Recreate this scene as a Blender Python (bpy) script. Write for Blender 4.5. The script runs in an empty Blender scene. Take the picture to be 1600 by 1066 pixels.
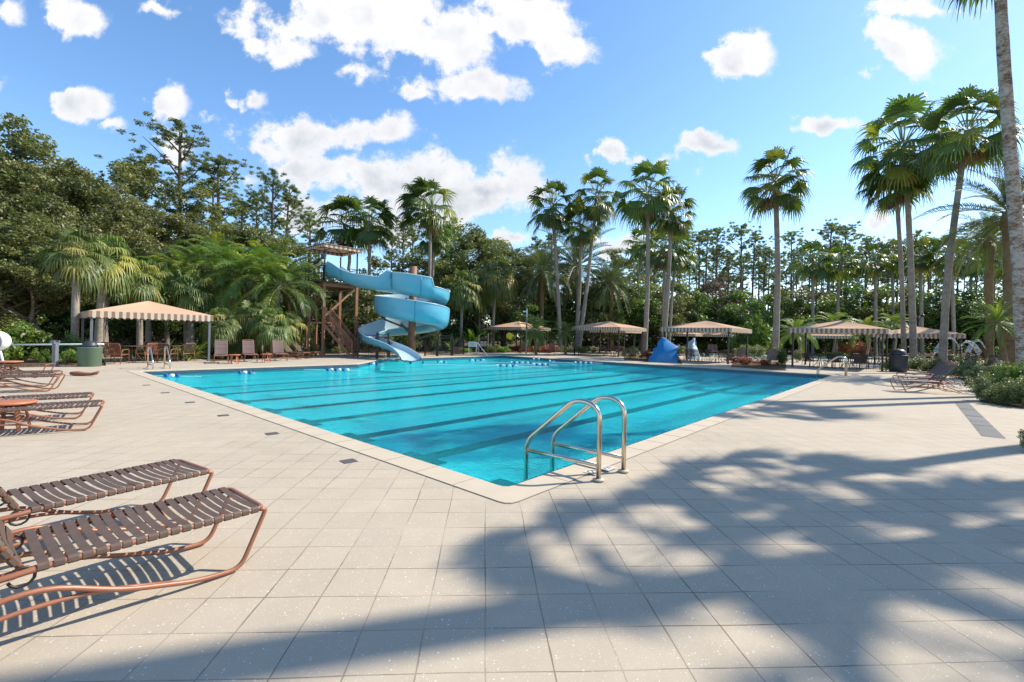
import bpy, bmesh, math, random
import numpy as np
from mathutils import Vector, Matrix
from mathutils.geometry import tessellate_polygon

# ------------------------------------------------------------------ camera, sky, sun, exposure
scn = bpy.context.scene
col = scn.collection
F, EYE, HORIZ, ROLL = 715.0, 1.5, 526.0, 0.0209
cam_d = bpy.data.cameras.new("camera")
cam_d.sensor_width = 36.0
cam_d.lens = F / 1600.0 * 36.0
cam_d.shift_y = -7.0 / 1600.0
cam_d.clip_end = 3000.0
cam_d.clip_start = 0.05
cam = bpy.data.objects.new("camera", cam_d)
col.objects.link(cam)
cr, sr = math.cos(ROLL), math.sin(ROLL)
cam.matrix_world = Matrix(((cr, -sr, 0, 0), (0, 0, -1, 0), (sr, cr, 0, EYE), (0, 0, 0, 1)))
scn.camera = cam
scn.view_settings.view_transform = 'Standard'
scn.view_settings.look = 'None'
scn.view_settings.gamma = 1.0
scn.view_settings.exposure = EXPOSURE = 0.77
scn.cycles.max_bounces = 8
scn.cycles.transparent_max_bounces = 24

SUN_EL, SUN_AZ = math.radians(43), math.radians(18)      # azimuth measured from +X towards +Y
sdir = Vector((math.cos(SUN_EL) * math.cos(SUN_AZ), math.cos(SUN_EL) * math.sin(SUN_AZ), math.sin(SUN_EL)))
sun_d = bpy.data.lights.new("sun", 'SUN')
sun_d.energy = 4.3
sun_d.angle = math.radians(0.53)
sun_d.color = (1.0, 0.93, 0.82)
sun = bpy.data.objects.new("sun", sun_d)
sun.rotation_euler = sdir.to_track_quat('Z', 'Y').to_euler()
sun.location = (60, 20, 60)
col.objects.link(sun)

world = bpy.data.worlds.new("World")
scn.world = world
world.use_nodes = True
wt = world.node_tree
wt.nodes.clear()
WN = lambda t: wt.nodes.new(t)
WL = lambda a, b: wt.links.new(a, b)


def un(px, py):
    """pixel of the 1600x1066 photo -> level-camera tangent coordinates (right, up)"""
    u, v = px - 800.0, py - HORIZ
    return (cr * u + sr * v) / F, -(-sr * u + cr * v) / F


# clouds: (centre x, centre y, half width, half height, thickness) laid out by direction in the sky
CLOUDS = [(540, 45, 160, 44, 1.0), (445, 78, 62, 28, .9), (690, 60, 120, 62, 1.0), (820, 40, 110, 50, 1.0), (880, 82, 62, 34, .9),
          (730, 134, 108, 32, 1.0), (650, 140, 40, 18, .7), (590, 15, 140, 34, .9), (505, 205, 150, 34, .8), (598, 200, 56, 34, .95), (420, 225, 60, 28, .5),
          (630, 280, 190, 46, 1.0), (780, 285, 95, 44, 1.0), (700, 310, 150, 42, 1.0), (500, 265, 60, 24, .8), (122, 160, 62, 30, 1.0), (178, 190, 20, 12, .6),
          (262, 163, 44, 30, 1.0), (392, 156, 30, 18, .8), (120, 26, 56, 28, 1.0), (10, 22, 34, 22, .8), (255, 14, 46, 12, .5),
          (568, 124, 28, 18, .45), (1168, 88, 52, 48, 1.0), (1412, 80, 78, 40, 1.0), (1115, 230, 44, 22, .9), (970, 238, 34, 24, 1.0),
          (1030, 240, 60, 20, .35), (1295, 199, 66, 18, .8), (1460, 12, 95, 20, .6), (1440, 342, 66, 17, .55), (800, 372, 60, 12, .5),
          (270, 235, 40, 30, .6), (980, 378, 60, 20, .5), (380, 268, 40, 20, .4), (480, 335, 90, 40, .7), (640, 350, 110, 30, .6),
          (-60, 120, 70, 40, 1.), (1700, 60, 80, 40, 1.)]
tc = WN('ShaderNodeTexCoord')
sep = WN('ShaderNodeSeparateXYZ'); WL(tc.outputs['Generated'], sep.inputs[0])


def wmath(op, a, b=None, c=None, clamp=False):
    n = WN('ShaderNodeMath'); n.operation = op; n.use_clamp = clamp
    for i, v in enumerate((a, b, c)):
        if v is None: continue
        if isinstance(v, (int, float)): n.inputs[i].default_value = v
        else: WL(v, n.inputs[i])
    return n.outputs[0]


ysafe = wmath('MAXIMUM', sep.outputs['Y'], 0.02)
tx = wmath('DIVIDE', sep.outputs['X'], ysafe)
tz = wmath('DIVIDE', sep.outputs['Z'], ysafe)
cmb = WN('ShaderNodeCombineXYZ'); WL(tx, cmb.inputs[0]); WL(tz, cmb.inputs[1])


def vmath(op, a, b):
    n = WN('ShaderNodeVectorMath'); n.operation = op
    for i, v in enumerate((a, b)):
        if isinstance(v, tuple): n.inputs[i].default_value = v
        else: WL(v, n.inputs[i])
    return n


# wind-torn outline: push the lookup about with noise
wn = WN('ShaderNodeTexNoise'); wn.inputs['Scale'].default_value = 9.0; wn.inputs['Detail'].default_value = 5.0
WL(cmb.outputs[0], wn.inputs['Vector'])
wv = vmath('SUBTRACT', wn.outputs['Color'], (.5, .5, .5))
ws = vmath('MULTIPLY', wv.outputs[0], (.17, .10, 0))
pos = vmath('ADD', cmb.outputs[0], ws.outputs[0]).outputs[0]
mask = None
mask_lo = None
for (cx_, cy_, rx_, ry_, th_) in CLOUDS:
    a_, b_ = un(cx_, cy_)
    d = vmath('SUBTRACT', pos, (a_, b_, 0)).outputs[0]
    d = vmath('MULTIPLY', d, (F / rx_, F / ry_, 0)).outputs[0]
    q = vmath('LENGTH', d, (0, 0, 0)).outputs['Value']
    m = wmath('MULTIPLY_ADD', q, -th_, th_ * 1.0)
    mask = m if mask is None else wmath('MAXIMUM', mask, m)
n2 = WN('ShaderNodeTexNoise'); n2.inputs['Scale'].default_value = 9.0; n2.inputs['Detail'].default_value = 9.0; n2.inputs['Roughness'].default_value = .62
WL(cmb.outputs[0], n2.inputs['Vector'])
nz = wmath('SUBTRACT', n2.outputs['Fac'], 0.5)
den = wmath('ADD', wmath('MULTIPLY_ADD', nz, 3.0, mask), 0.08)
mr = WN('ShaderNodeMapRange'); mr.interpolation_type = 'SMOOTHERSTEP'
mr.inputs['From Min'].default_value = 0.0; mr.inputs['From Max'].default_value = 0.55
WL(den, mr.inputs['Value'])
front = wmath('GREATER_THAN', sep.outputs['Y'], 0.05)
alpha = wmath('MULTIPLY', mr.outputs[0], front)
# cloud body: brighter towards the sun (upper right), greyer where thick and low
sh = vmath('ADD', cmb.outputs[0], (.035, .03, 0)).outputs[0]
n3 = WN('ShaderNodeTexNoise'); n3.inputs['Scale'].default_value = 11.0; n3.inputs['Detail'].default_value = 5.0
WL(sh, n3.inputs['Vector'])
n4 = WN('ShaderNodeTexNoise'); n4.inputs['Scale'].default_value = 11.0; n4.inputs['Detail'].default_value = 5.0
WL(cmb.outputs[0], n4.inputs['Vector'])
dsh = wmath('SUBTRACT', n4.outputs['Fac'], n3.outputs['Fac'])
body = wmath('MULTIPLY_ADD', dsh, 1.6, 0.5)
low = wmath('MULTIPLY_ADD', tz, 1.6, -0.35)                # lower clouds show more of their grey underside
body2 = wmath('ADD', body, low)
gray = wmath('MULTIPLY', wmath('SUBTRACT', 1.26, body2, clamp=True), wmath('MULTIPLY_ADD', den, 1.2, -0.25, clamp=True))
ccol = WN('ShaderNodeMixRGB'); ccol.inputs[1].default_value = (1.0, 1.0, 1.02, 1); ccol.inputs[2].default_value = (.50, .56, .66, 1)
WL(gray, ccol.inputs[0])
sky = WN('ShaderNodeTexSky'); sky.sky_type = 'NISHITA'; sky.sun_disc = False
sky.sun_elevation = SUN_EL; sky.sun_rotation = math.pi / 2 - SUN_AZ
sky.air_density = 1.0; sky.dust_density = 0.3; sky.ozone_density = 2.5
sat = WN('ShaderNodeHueSaturation'); sat.inputs['Saturation'].default_value = 1.14; sat.inputs['Value'].default_value = 1.12
WL(sky.outputs[0], sat.inputs['Color'])
bg1 = WN('ShaderNodeBackground'); bg1.inputs['Strength'].default_value = 0.135
WL(sat.outputs[0], bg1.inputs['Color'])
bg2 = WN('ShaderNodeBackground'); bg2.inputs['Strength'].default_value = 0.60
WL(ccol.outputs[0], bg2.inputs['Color'])
mx = WN('ShaderNodeMixShader'); WL(alpha, mx.inputs[0]); WL(bg1.outputs[0], mx.inputs[1]); WL(bg2.outputs[0], mx.inputs[2])
wo = WN('ShaderNodeOutputWorld'); WL(mx.outputs[0], wo.inputs[0])
world.cycles.sampling_method = 'MANUAL'
world.cycles.sample_map_resolution = 1024

# ------------------------------------------------------------------ helpers
R = random.Random(7)
NR = np.random.default_rng(11)


def P(px, py, Y):
    """the point at distance Y that the photo shows at this pixel"""
    a, b = un(px, py)
    return Vector((a * Y, Y, EYE + b * Y))


def G(px, py, z=0.0):
    """the ground point under a pixel"""
    a, b = un(px, py)
    Y = (z - EYE) / b
    return Vector((a * Y, Y, z))


def GX(px, Y, z=0.0):
    """point on the ground at distance Y in the column of px"""
    b = (z - EYE) / Y
    # px -> solve for tangent
    v = b * -F
    u0 = ((px - 800.0) + sr * v) / cr
    return Vector((u0 / F * Y, Y, z))


class MB:
    """collects boxes, bars, tubes and sheets into ONE mesh"""
    def __init__(s): s.v, s.f, s.uv = [], [], None
    def add(s, vs, fs):
        n = len(s.v); s.v += [tuple(p) for p in vs]; s.f += [tuple(i + n for i in q) for q in fs]; return s
    def box(s, c, d, rz=0.0, M=None):
        x, y, z = d[0] / 2, d[1] / 2, d[2] / 2
        ps = [Vector((i * x, j * y, k * z)) for k in (-1, 1) for j in (-1, 1) for i in (-1, 1)]
        m = M if M else Matrix.Rotation(rz, 3, 'Z')
        ps = [m @ p + Vector(c) for p in ps]
        return s.add(ps, [(0, 2, 3, 1), (4, 5, 7, 6), (0, 1, 5, 4), (2, 6, 7, 3), (0, 4, 6, 2), (1, 3, 7, 5)])
    def bar(s, a, b, w, h=None):
        a, b = Vector(a), Vector(b); d = b - a; L = d.length
        q = d.to_track_quat('Y', 'Z').to_matrix()
        return s.box((a + b) / 2, (w, L, h or w), M=q)
    def tube(s, pts, r, n=8, cap=True, sx=1.0):
        pts = [Vector(p) for p in pts]
        rs = r if isinstance(r, (list, tuple)) else [r] * len(pts)
        rings = []; up = None
        for i, p in enumerate(pts):
            t = (pts[min(i + 1, len(pts) - 1)] - pts[max(i - 1, 0)]).normalized()
            if up is None:
                up = Vector((0, 0, 1)) if abs(t.z) < .9 else Vector((1, 0, 0))
            a = t.cross(up)
            if a.length < 1e-5: a = t.orthogonal()
            a.normalize(); b = a.cross(t).normalized(); up = b
            rings.append([p + (a * math.cos(2 * math.pi * k / n) * sx + b * math.sin(2 * math.pi * k / n)) * rs[i] for k in range(n)])
        vs = [q for rg in rings for q in rg]
        fs = [(i * n + k, i * n + (k + 1) % n, (i + 1) * n + (k + 1) % n, (i + 1) * n + k) for i in range(len(pts) - 1) for k in range(n)]
        if cap:
            fs.append(tuple(range(n - 1, -1, -1))); fs.append(tuple((len(pts) - 1) * n + k for k in range(n)))
        return s.add(vs, fs)
    def lathe(s, prof, n=24, c=(0, 0, 0), cap=True):
        vs = [(c[0] + r * math.cos(2 * math.pi * k / n), c[1] + r * math.sin(2 * math.pi * k / n), c[2] + z) for r, z in prof for k in range(n)]
        fs = [(i * n + k, i * n + (k + 1) % n, (i + 1) * n + (k + 1) % n, (i + 1) * n + k) for i in range(len(prof) - 1) for k in range(n)]
        if cap:
            fs.append(tuple(range(n - 1, -1, -1))); fs.append(tuple((len(prof) - 1) * n + k for k in range(n)))
        return s.add(vs, fs)
    def build(s, name, mat, parent=None, smooth=False, loc=None):
        me = bpy.data.meshes.new(name); me.from_pydata(s.v, [], s.f); me.update()
        if smooth: me.polygons.foreach_set('use_smooth', [True] * len(me.polygons))
        return link(name, me, mat, parent, loc)


def link(name, me, mat, parent=None, loc=None):
    if mat is not None and len(me.materials) == 0: me.materials.append(mat)
    o = bpy.data.objects.new(name, me); col.objects.link(o)
    if parent: o.parent = parent
    if loc is not None: o.location = loc
    return o


def np_mesh(name, V, Q, tint=None, smooth=False):
    """fast quad mesh; tint = one number per face (tone of that leaf), stored as an attribute"""
    me = bpy.data.meshes.new(name)
    V = np.asarray(V, np.float32); Q = np.asarray(Q, np.int32)
    me.vertices.add(len(V)); me.vertices.foreach_set('co', V.ravel())
    me.loops.add(Q.size); me.loops.foreach_set('vertex_index', Q.ravel())
    me.polygons.add(len(Q)); k = Q.shape[1]
    me.polygons.foreach_set('loop_start', np.arange(0, Q.size, k, dtype=np.int32))
    me.polygons.foreach_set('loop_total', np.full(len(Q), k, np.int32))
    me.update(calc_edges=True)
    if tint is not None:
        a = me.attributes.new('tint', 'FLOAT', 'FACE'); a.data.foreach_set('value', np.asarray(tint, np.float32))
    if smooth: me.polygons.foreach_set('use_smooth', np.ones(len(Q), bool))
    return me


def tag(o, label=None, cat=None, group=None, kind=None):
    if label: o['label'] = label
    if cat: o['category'] = cat
    if group: o['group'] = group
    if kind: o['kind'] = kind
    return o


def thing(name, label, cat, loc=(0, 0, 0), rz=0.0, group=None):
    o = bpy.data.objects.new(name, None); col.objects.link(o)
    o.location = loc; o.rotation_euler = (0, 0, rz); o.empty_display_size = .1
    return tag(o, label, cat, group)


def dup(root, label, loc=None, rz=None, scale=None, group=None):
    r = root.copy(); col.objects.link(r)
    if loc is not None: r.location = loc
    if rz is not None: r.rotation_euler = (0, 0, rz)
    if scale is not None: r.scale = scale if hasattr(scale, '__len__') else (scale,) * 3
    r['label'] = label
    if group: r['group'] = group
    for ch in list(root.children):
        c = ch.copy(); col.objects.link(c); c.parent = r
        for g in ch.children:
            d = g.copy(); col.objects.link(d); d.parent = c
    return r


# ------------------------------------------------------------------ materials
class NT:
    def __init__(s, name):
        s.m = bpy.data.materials.new(name); s.m.use_nodes = True; s.t = s.m.node_tree
        s.bsdf = s.t.nodes['Principled BSDF']; s.out = s.t.nodes['Material Output']
    def n(s, t, **kw):
        x = s.t.nodes.new(t)
        for k, v in kw.items(): setattr(x, k, v)
        return x
    def l(s, a, b): s.t.links.new(a, b)
    def inp(s, node, key, v):
        if isinstance(v, (int, float, tuple)): node.inputs[key].default_value = v
        else: s.l(v, node.inputs[key])
    def math(s, op, a, b=None, c=None, clamp=False):
        x = s.n('ShaderNodeMath', operation=op, use_clamp=clamp)
        for i, v in enumerate((a, b, c)):
            if v is not None: s.inp(x, i, v)
        return x.outputs[0]
    def mix(s, f, a, b, bt='MIX'):
        x = s.n('ShaderNodeMixRGB', blend_type=bt)
        s.inp(x, 0, f); s.inp(x, 1, a); s.inp(x, 2, b); return x.outputs[0]
    def noise(s, scale, detail=4, vec=None, rough=.5, out='Fac'):
        x = s.n('ShaderNodeTexNoise'); x.inputs['Scale'].default_value = scale; x.inputs['Detail'].default_value = detail
        x.inputs['Roughness'].default_value = rough
        if vec is not None: s.l(vec, x.inputs['Vector'])
        return x.outputs[out]
    def coord(s, which='Object'):
        return s.n('ShaderNodeTexCoord').outputs[which]
    def ramp(s, f, stops):
        x = s.n('ShaderNodeValToRGB'); e = x.color_ramp.elements
        while len(e) > 1: e.remove(e[-1])
        e[0].position = stops[0][0]; e[0].color = stops[0][1] if len(stops[0][1]) == 4 else (*stops[0][1], 1)
        for p, c in stops[1:]:
            k = e.new(p); k.color = c if len(c) == 4 else (*c, 1)
        s.l(f, x.inputs[0]); return x.outputs[0]
    def bump(s, h, strength=.3, dist=.01):
        x = s.n('ShaderNodeBump'); x.inputs['Strength'].default_value = strength; x.inputs['Distance'].default_value = dist
        s.l(h, x.inputs['Height']); s.l(x.outputs[0], s.bsdf.inputs['Normal']); return x.outputs[0]
    def set(s, col=None, rough=None, metal=None, spec=None):
        if col is not None: s.inp(s.bsdf, 'Base Color', (*col, 1) if isinstance(col, tuple) and len(col) == 3 else col)
        if rough is not None: s.inp(s.bsdf, 'Roughness', rough)
        if metal is not None: s.inp(s.bsdf, 'Metallic', metal)
        if spec is not None: s.inp(s.bsdf, 'Specular IOR Level', spec)
        return s


def c3(r, g, b): return (r, g, b, 1)


def simple(name, c, rough=.5, metal=0.0, var=.12, scale=6.0, spec=.5, bump=0.0, bscale=60):
    t = NT(name); n = t.noise(scale, 5, t.coord())
    k = t.mix(n, c3(*[x * (1 - var) for x in c]), c3(*[min(1, x * (1 + var)) for x in c]))
    t.set(k, rough, metal, spec)
    if bump: t.bump(t.noise(bscale, 4, t.coord()), bump, .005)
    return t.m


def leafmat(name, dark, light, yellow=None, trans=.28, rough=.45, spec=.4):
    t = NT(name)
    at = t.n('ShaderNodeAttribute', attribute_name='tint').outputs['Fac']
    oi = t.n('ShaderNodeObjectInfo').outputs['Random']
    f = t.math('MULTIPLY_ADD', t.noise(.5, 2, t.coord('Object')), .5, t.math('MULTIPLY', at, .75))
    stops = [(0.1, dark), (.75, light)]
    if yellow: stops.append((1.0, yellow))
    c = t.ramp(f, stops)
    hs = t.n('ShaderNodeHueSaturation')
    t.l(c, hs.inputs['Color']); t.inp(hs, 'Hue', t.math('MULTIPLY_ADD', oi, .03, .485)); t.inp(hs, 'Value', t.math('MULTIPLY_ADD', oi, .4, .8))
    c = hs.outputs[0]
    t.set(c, rough, 0, spec)
    tr = t.n('ShaderNodeBsdfTranslucent')
    t.l(t.mix(1.0, c, c3(1.2, 1.35, .5), 'MULTIPLY'), tr.inputs['Color'])
    ms = t.n('ShaderNodeMixShader'); ms.inputs[0].default_value = trans
    t.l(t.bsdf.outputs[0], ms.inputs[1]); t.l(tr.outputs[0], ms.inputs[2]); t.l(ms.outputs[0], t.out.inputs[0])
    return t.m


M = {}
M['oak'] = leafmat('oak_leaves', (.042, .052, .020), (.185, .20, .075), (.31, .29, .13))
M['pine'] = leafmat('pine_needles', (.05, .07, .03), (.18, .23, .09), (.30, .32, .12), trans=.32)
M['palm'] = leafmat('palm_leaves', (.025, .050, .014), (.100, .150, .035), (.30, .29, .05), trans=.3, rough=.38)
M['sabal'] = leafmat('sabal_leaves', (.040, .066, .018), (.155, .195, .052), (.36, .31, .08), trans=.3)
M['feather'] = leafmat('feather_leaves', (.033, .068, .015), (.135, .205, .040), (.32, .34, .06), trans=.34)
M['date'] = leafmat('date_leaves', (.045, .065, .032), (.13, .165, .075), (.24, .24, .09), trans=.2)
M['shrub'] = leafmat('shrub_leaves', (.030, .060, .016), (.115, .175, .045), (.25, .29, .07), trans=.25)
M['bright'] = leafmat('bright_leaves', (.045, .09, .02), (.16, .25, .045), (.34, .40, .08), trans=.3)
M['hedge'] = leafmat('hedge_leaves', (.045, .065, .020), (.17, .20, .07), (.40, .38, .20), trans=.2)
M['red_leaf'] = leafmat('red_leaves', (.10, .03, .015), (.36, .10, .05), (.5, .2, .08), trans=.25)
M['dead'] = leafmat('dead_fronds', (.07, .045, .025), (.22, .155, .085), (.32, .24, .13), trans=.1, rough=.8, spec=.1)
M['petiole'] = simple('leaf_stalk', (.20, .24, .07), .5)
M['dry'] = leafmat('dry_twigs', (.10, .075, .05), (.27, .21, .15), (.33, .26, .19), trans=.05, rough=.9, spec=.1)


def barkmat(name, a, b, rings=9.0, strength=.6, stretch=1.0):
    t = NT(name); co = t.coord()
    mp = t.n('ShaderNodeMapping'); mp.inputs['Scale'].default_value = (1, 1, stretch); t.l(co, mp.inputs['Vector'])
    n = t.noise(7, 6, mp.outputs[0], .65)
    w = t.n('ShaderNodeTexWave', wave_type='BANDS', bands_direction='Z'); w.inputs['Scale'].default_value = rings
    w.inputs['Distortion'].default_value = 3.0; w.inputs['Detail'].default_value = 3; w.inputs['Detail Scale'].default_value = 2
    t.l(co, w.inputs['Vector'])
    f = t.math('MULTIPLY_ADD', w.outputs['Fac'], .35, t.math('MULTIPLY', n, .75))
    n2 = t.noise(.9, 3, co)
    f = t.math('ADD', f, t.math('MULTIPLY_ADD', n2, .5, -.28))
    t.set(t.ramp(f, [(.2, a), (.8, b)]), .9, 0, .1)
    t.bump(f, strength, .03)
    return t.m


M['palm_bark'] = barkmat('palm_trunk_bark', (.12, .095, .07), (.44, .38, .31))
t = NT('rough_palm_bark'); co = t.coord()
mp_ = t.n('ShaderNodeMapping'); mp_.inputs['Scale'].default_value = (1, 1, 1.6); t.l(co, mp_.inputs[0])
n_a = t.noise(11, 6, mp_.outputs[0], .7); n_b = t.noise(3.0, 4, mp_.outputs[0], .6)
f_ = t.math('ADD', t.math('MULTIPLY', n_a, .8), t.math('MULTIPLY_ADD', n_b, .7, -.28))
t.set(t.ramp(f_, [(.30, c3(.14, .08, .055)), (.42, c3(.29, .21, .15)), (.52, c3(.42, .38, .33)), (.75, c3(.56, .53, .48))]), .9, 0, .1)
t.bump(f_, 1.0, .04); M['big_bark'] = t.m
M['oak_bark'] = barkmat('oak_bark', (.09, .07, .05), (.34, .28, .21), 1.5, .8, .25)
M['pine_bark'] = barkmat('pine_bark', (.07, .05, .038), (.23, .17, .13), 2.0, .8, .4)
M['boot_bark'] = barkmat('date_palm_boots', (.10, .06, .03), (.34, .24, .13), 6.0, 1.0)

M['strap'] = simple('brown_vinyl_strap', (.098, .062, .042), .5, var=.35, scale=14)
M['copper'] = simple('copper_brown_paint', (.29, .11, .055), .4, var=.15, scale=9, spec=.6)
M['steel'] = simple('brushed_stainless_steel', (.66, .56, .45), .24, 1.0, .12, 12)
M['dark_metal'] = simple('dark_bronze_metal', (.035, .027, .022), .45, .3)
M['black_metal'] = simple('black_painted_metal', (.02, .02, .02), .45, .2)
M['wood'] = simple('weathered_brown_timber', (.33, .15, .08), .7, var=.3, scale=5)
M['column'] = simple('brown_steel_column', (.22, .10, .055), .6, var=.25, scale=3)
M['darkwood'] = simple('dark_stained_timber', (.085, .050, .035), .7, var=.3, scale=5)
M['grey_post'] = simple('grey_painted_post', (.15, .16, .17), .5)
M['white'] = simple('white_paint', (.78, .78, .76), .45, var=.05)
M['green_plastic'] = simple('green_plastic', (.085, .135, .085), .55, var=.2, scale=4, bump=.1, bscale=30)
M['dark_plastic'] = simple('dark_plastic', (.03, .034, .04), .45, var=.2)
M['blue_cover'] = simple('blue_vinyl_cover', (.02, .20, .46), .42, var=.25, scale=1.5, bump=.4, bscale=4)
M['white_blue'] = simple('pale_blue_cover', (.42, .58, .68), .5, var=.2, scale=2)
M['float_white'] = simple('white_float', (.8, .8, .8), .4, var=.05)
M['float_blue'] = simple('blue_float', (.015, .075, .27), .4, var=.1)
M['concrete'] = simple('pale_concrete', (.50, .44, .36), .85, var=.12, scale=3)
M['terracotta'] = simple('orange_brown_top', (.46, .16, .075), .4, var=.12, scale=6)
M['dark_mulch'] = simple('dark_bark_piece', (.26, .10, .05), .9, var=.35, scale=9)
M['cushion'] = simple('brown_mesh_fabric', (.21, .13, .115), .7, var=.15, scale=25)
M['dark_chair'] = simple('dark_bronze_chair', (.075, .045, .035), .5, var=.2)
M['spray'] = None


def awning(name, roofc, stripe=False, c2=None, freq=16.0):
    t = NT(name)
    if stripe:
        uv = t.n('ShaderNodeAttribute', attribute_name='stripe').outputs['Fac']
        s = t.math('GREATER_THAN', t.math('FRACT', uv), .5)
        c = t.mix(s, c3(*roofc), c3(*c2))
        n = t.noise(2.0, 3, t.coord())
        c = t.mix(t.math('MULTIPLY', n, .25), c, c3(.2, .16, .12))
        t.set(c, .85, 0, .1)
        tr = t.n('ShaderNodeBsdfTranslucent'); t.l(c, tr.inputs['Color'])
    else:
        n = t.noise(.8, 4, t.coord())
        c = t.mix(n, c3(*[x * .88 for x in roofc]), c3(*roofc))
        t.set(c, .9, 0, .1)
        t.bump(t.noise(220, 2, t.coord()), .15, .002)
        tr = t.n('ShaderNodeBsdfTranslucent'); t.l(c, tr.inputs['Color'])
    ms = t.n('ShaderNodeMixShader'); ms.inputs[0].default_value = .12
    t.l(t.bsdf.outputs[0], ms.inputs[1]); t.l(tr.outputs[0], ms.inputs[2]); t.l(ms.outputs[0], t.out.inputs[0])
    return t.m


M['roof'] = awning('tan_canvas', (.60, .385, .25))
M['valance'] = awning('striped_canvas', (.66, .57, .46), True, (.31, .19, .12))
M['roof_under'] = simple('brown_canvas', (.36, .20, .11), .9)
# ------------------------------------------------------------------ pool geometry
YAW = -0.0583; AA = YAW + math.pi / 4
DA = Vector((math.sin(AA), math.cos(AA), 0))             # along the lanes, away to the right
DB = Vector((-math.cos(AA), math.sin(AA), 0))            # across the lanes, away to the left
C0 = Vector((-0.026, 4.52, 0))
LEN, WID = 22.82, 17.5
C1 = C0 + DA * LEN; C2 = C0 + DB * WID
CF = C1 + DB * 21.3
CA = G(600, 560.8); CB = C2 + DA * ((G(562, 569) - C2).length)
POOL = [C0, C1, CF, CA, CB, C2]


def offset_poly(ps, d):
    out = []; n = len(ps)
    for i in range(n):
        a, b, c = ps[i - 1], ps[i], ps[(i + 1) % n]
        e1 = (b - a).normalized(); e2 = (c - b).normalized()
        n1 = Vector((e1.y, -e1.x, 0)); n2 = Vector((e2.y, -e2.x, 0))
        m = (n1 + n2).normalized(); out.append(b + m * (d / max(.3, m.dot(n1))))
    return out


def chamfer(ps, r, k=3):
    """round the corners of a polygon a little"""
    out = []; n = len(ps)
    for i in range(n):
        a, b, c = ps[i - 1], ps[i], ps[(i + 1) % n]
        p = b + (a - b).normalized() * r; q = b + (c - b).normalized() * r
        for j in range(k + 1):
            t = j / k; out.append((1 - t) ** 2 * p + 2 * t * (1 - t) * b + t * t * q)
    return out


def sheet(name, outer, mat, z, holes=(), kind='structure'):
    loops = [[Vector((p.x, p.y, 0)) for p in outer]] + [[Vector((p.x, p.y, 0)) for p in h] for h in holes]
    tris = tessellate_polygon(loops)
    vs = [(p.x, p.y, z) for lp in loops for p in lp]
    me = bpy.data.meshes.new(name)
    fs = []
    for t in tris:
        a, b, c = [Vector(vs[i]) for i in t]
        fs.append(t if (b - a).cross(c - a).z > 0 else (t[0], t[2], t[1]))
    me.from_pydata(vs, [], fs); me.update()
    return tag(link(name, me, mat), kind=kind)


inner = chamfer(POOL, .10)
outer = offset_poly(POOL, .33)
outer = chamfer(outer, .12)

# ---- paving
t = NT('sandstone_paving'); co = t.coord()
mp = t.n('ShaderNodeMapping'); mp.inputs['Rotation'].default_value = (0, 0, -YAW * -1.0)
t.l(co, mp.inputs['Vector'])
sx = t.n('ShaderNodeSeparateXYZ'); t.l(mp.outputs[0], sx.inputs[0])
TILE = .3096
wob = t.n('ShaderNodeSeparateXYZ'); t.l(t.noise(1.1, 2, co, out='Color'), wob.inputs[0])
gx = t.math('ADD', t.math('MULTIPLY_ADD', sx.outputs[0], 1 / TILE, -.0956), t.math('MULTIPLY_ADD', wob.outputs[0], .10, -.05))
gy = t.math('ADD', t.math('MULTIPLY_ADD', sx.outputs[1], 1 / TILE, -6.5832), t.math('MULTIPLY_ADD', wob.outputs[1], .10, -.05))
# here and there a row is laid half a slab over
blk = t.n('ShaderNodeTexNoise'); blk.inputs['Scale'].default_value = .35
fl = t.n('ShaderNodeCombineXYZ'); t.l(t.math('FLOOR', gy), fl.inputs[1]); t.l(fl.outputs[0], blk.inputs['Vector'])


def near_int(v):
    return t.math('ABSOLUTE', t.math('SUBTRACT', t.math('FRACT', t.math('ADD', v, .5)), .5))


jn = t.noise(9, 3, co)
jw = t.math('MULTIPLY_ADD', jn, .020, .002)
jx = t.math('LESS_THAN', near_int(gx), jw)
jy = t.math('LESS_THAN', near_int(gy), jw)
joint = t.math('MAXIMUM', jx, jy)
jv = t.noise(1.3, 4, co)
joint = t.math('MULTIPLY', joint, t.math('MULTIPLY_ADD', jv, 4.0, -1.35, clamp=True))
lft = t.math('MULTIPLY_ADD', t.noise(.22, 2, co), 3.0, -.8, clamp=True); joint = t.math('MULTIPLY', joint, t.math('MULTIPLY_ADD', lft, .5, .5))
cell = t.n('ShaderNodeCombineXYZ'); t.l(t.math('FLOOR', gx), cell.inputs[0]); t.l(t.math('FLOOR', gy), cell.inputs[1])
wnz = t.n('ShaderNodeTexWhiteNoise'); t.l(cell.outputs[0], wnz.inputs['Vector'])
base = t.mix(t.noise(3.2, 5, co, .6), c3(.425, .350, .248), c3(.55, .460, .338))
base = t.mix(t.math('MULTIPLY', wnz.outputs['Value'], .34), base, c3(.36, .31, .245))
base = t.mix(t.math('MULTIPLY', t.ramp(t.noise(.45, 7, co, .72), [(.5, c3(0, 0, 0)), (.62, c3(1, 1, 1))]), .30), base, c3(.33, .27, .19))
base = t.mix(t.math('MULTIPLY', t.noise(160, 2, co), .55), base, c3(.30, .255, .20))
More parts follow.
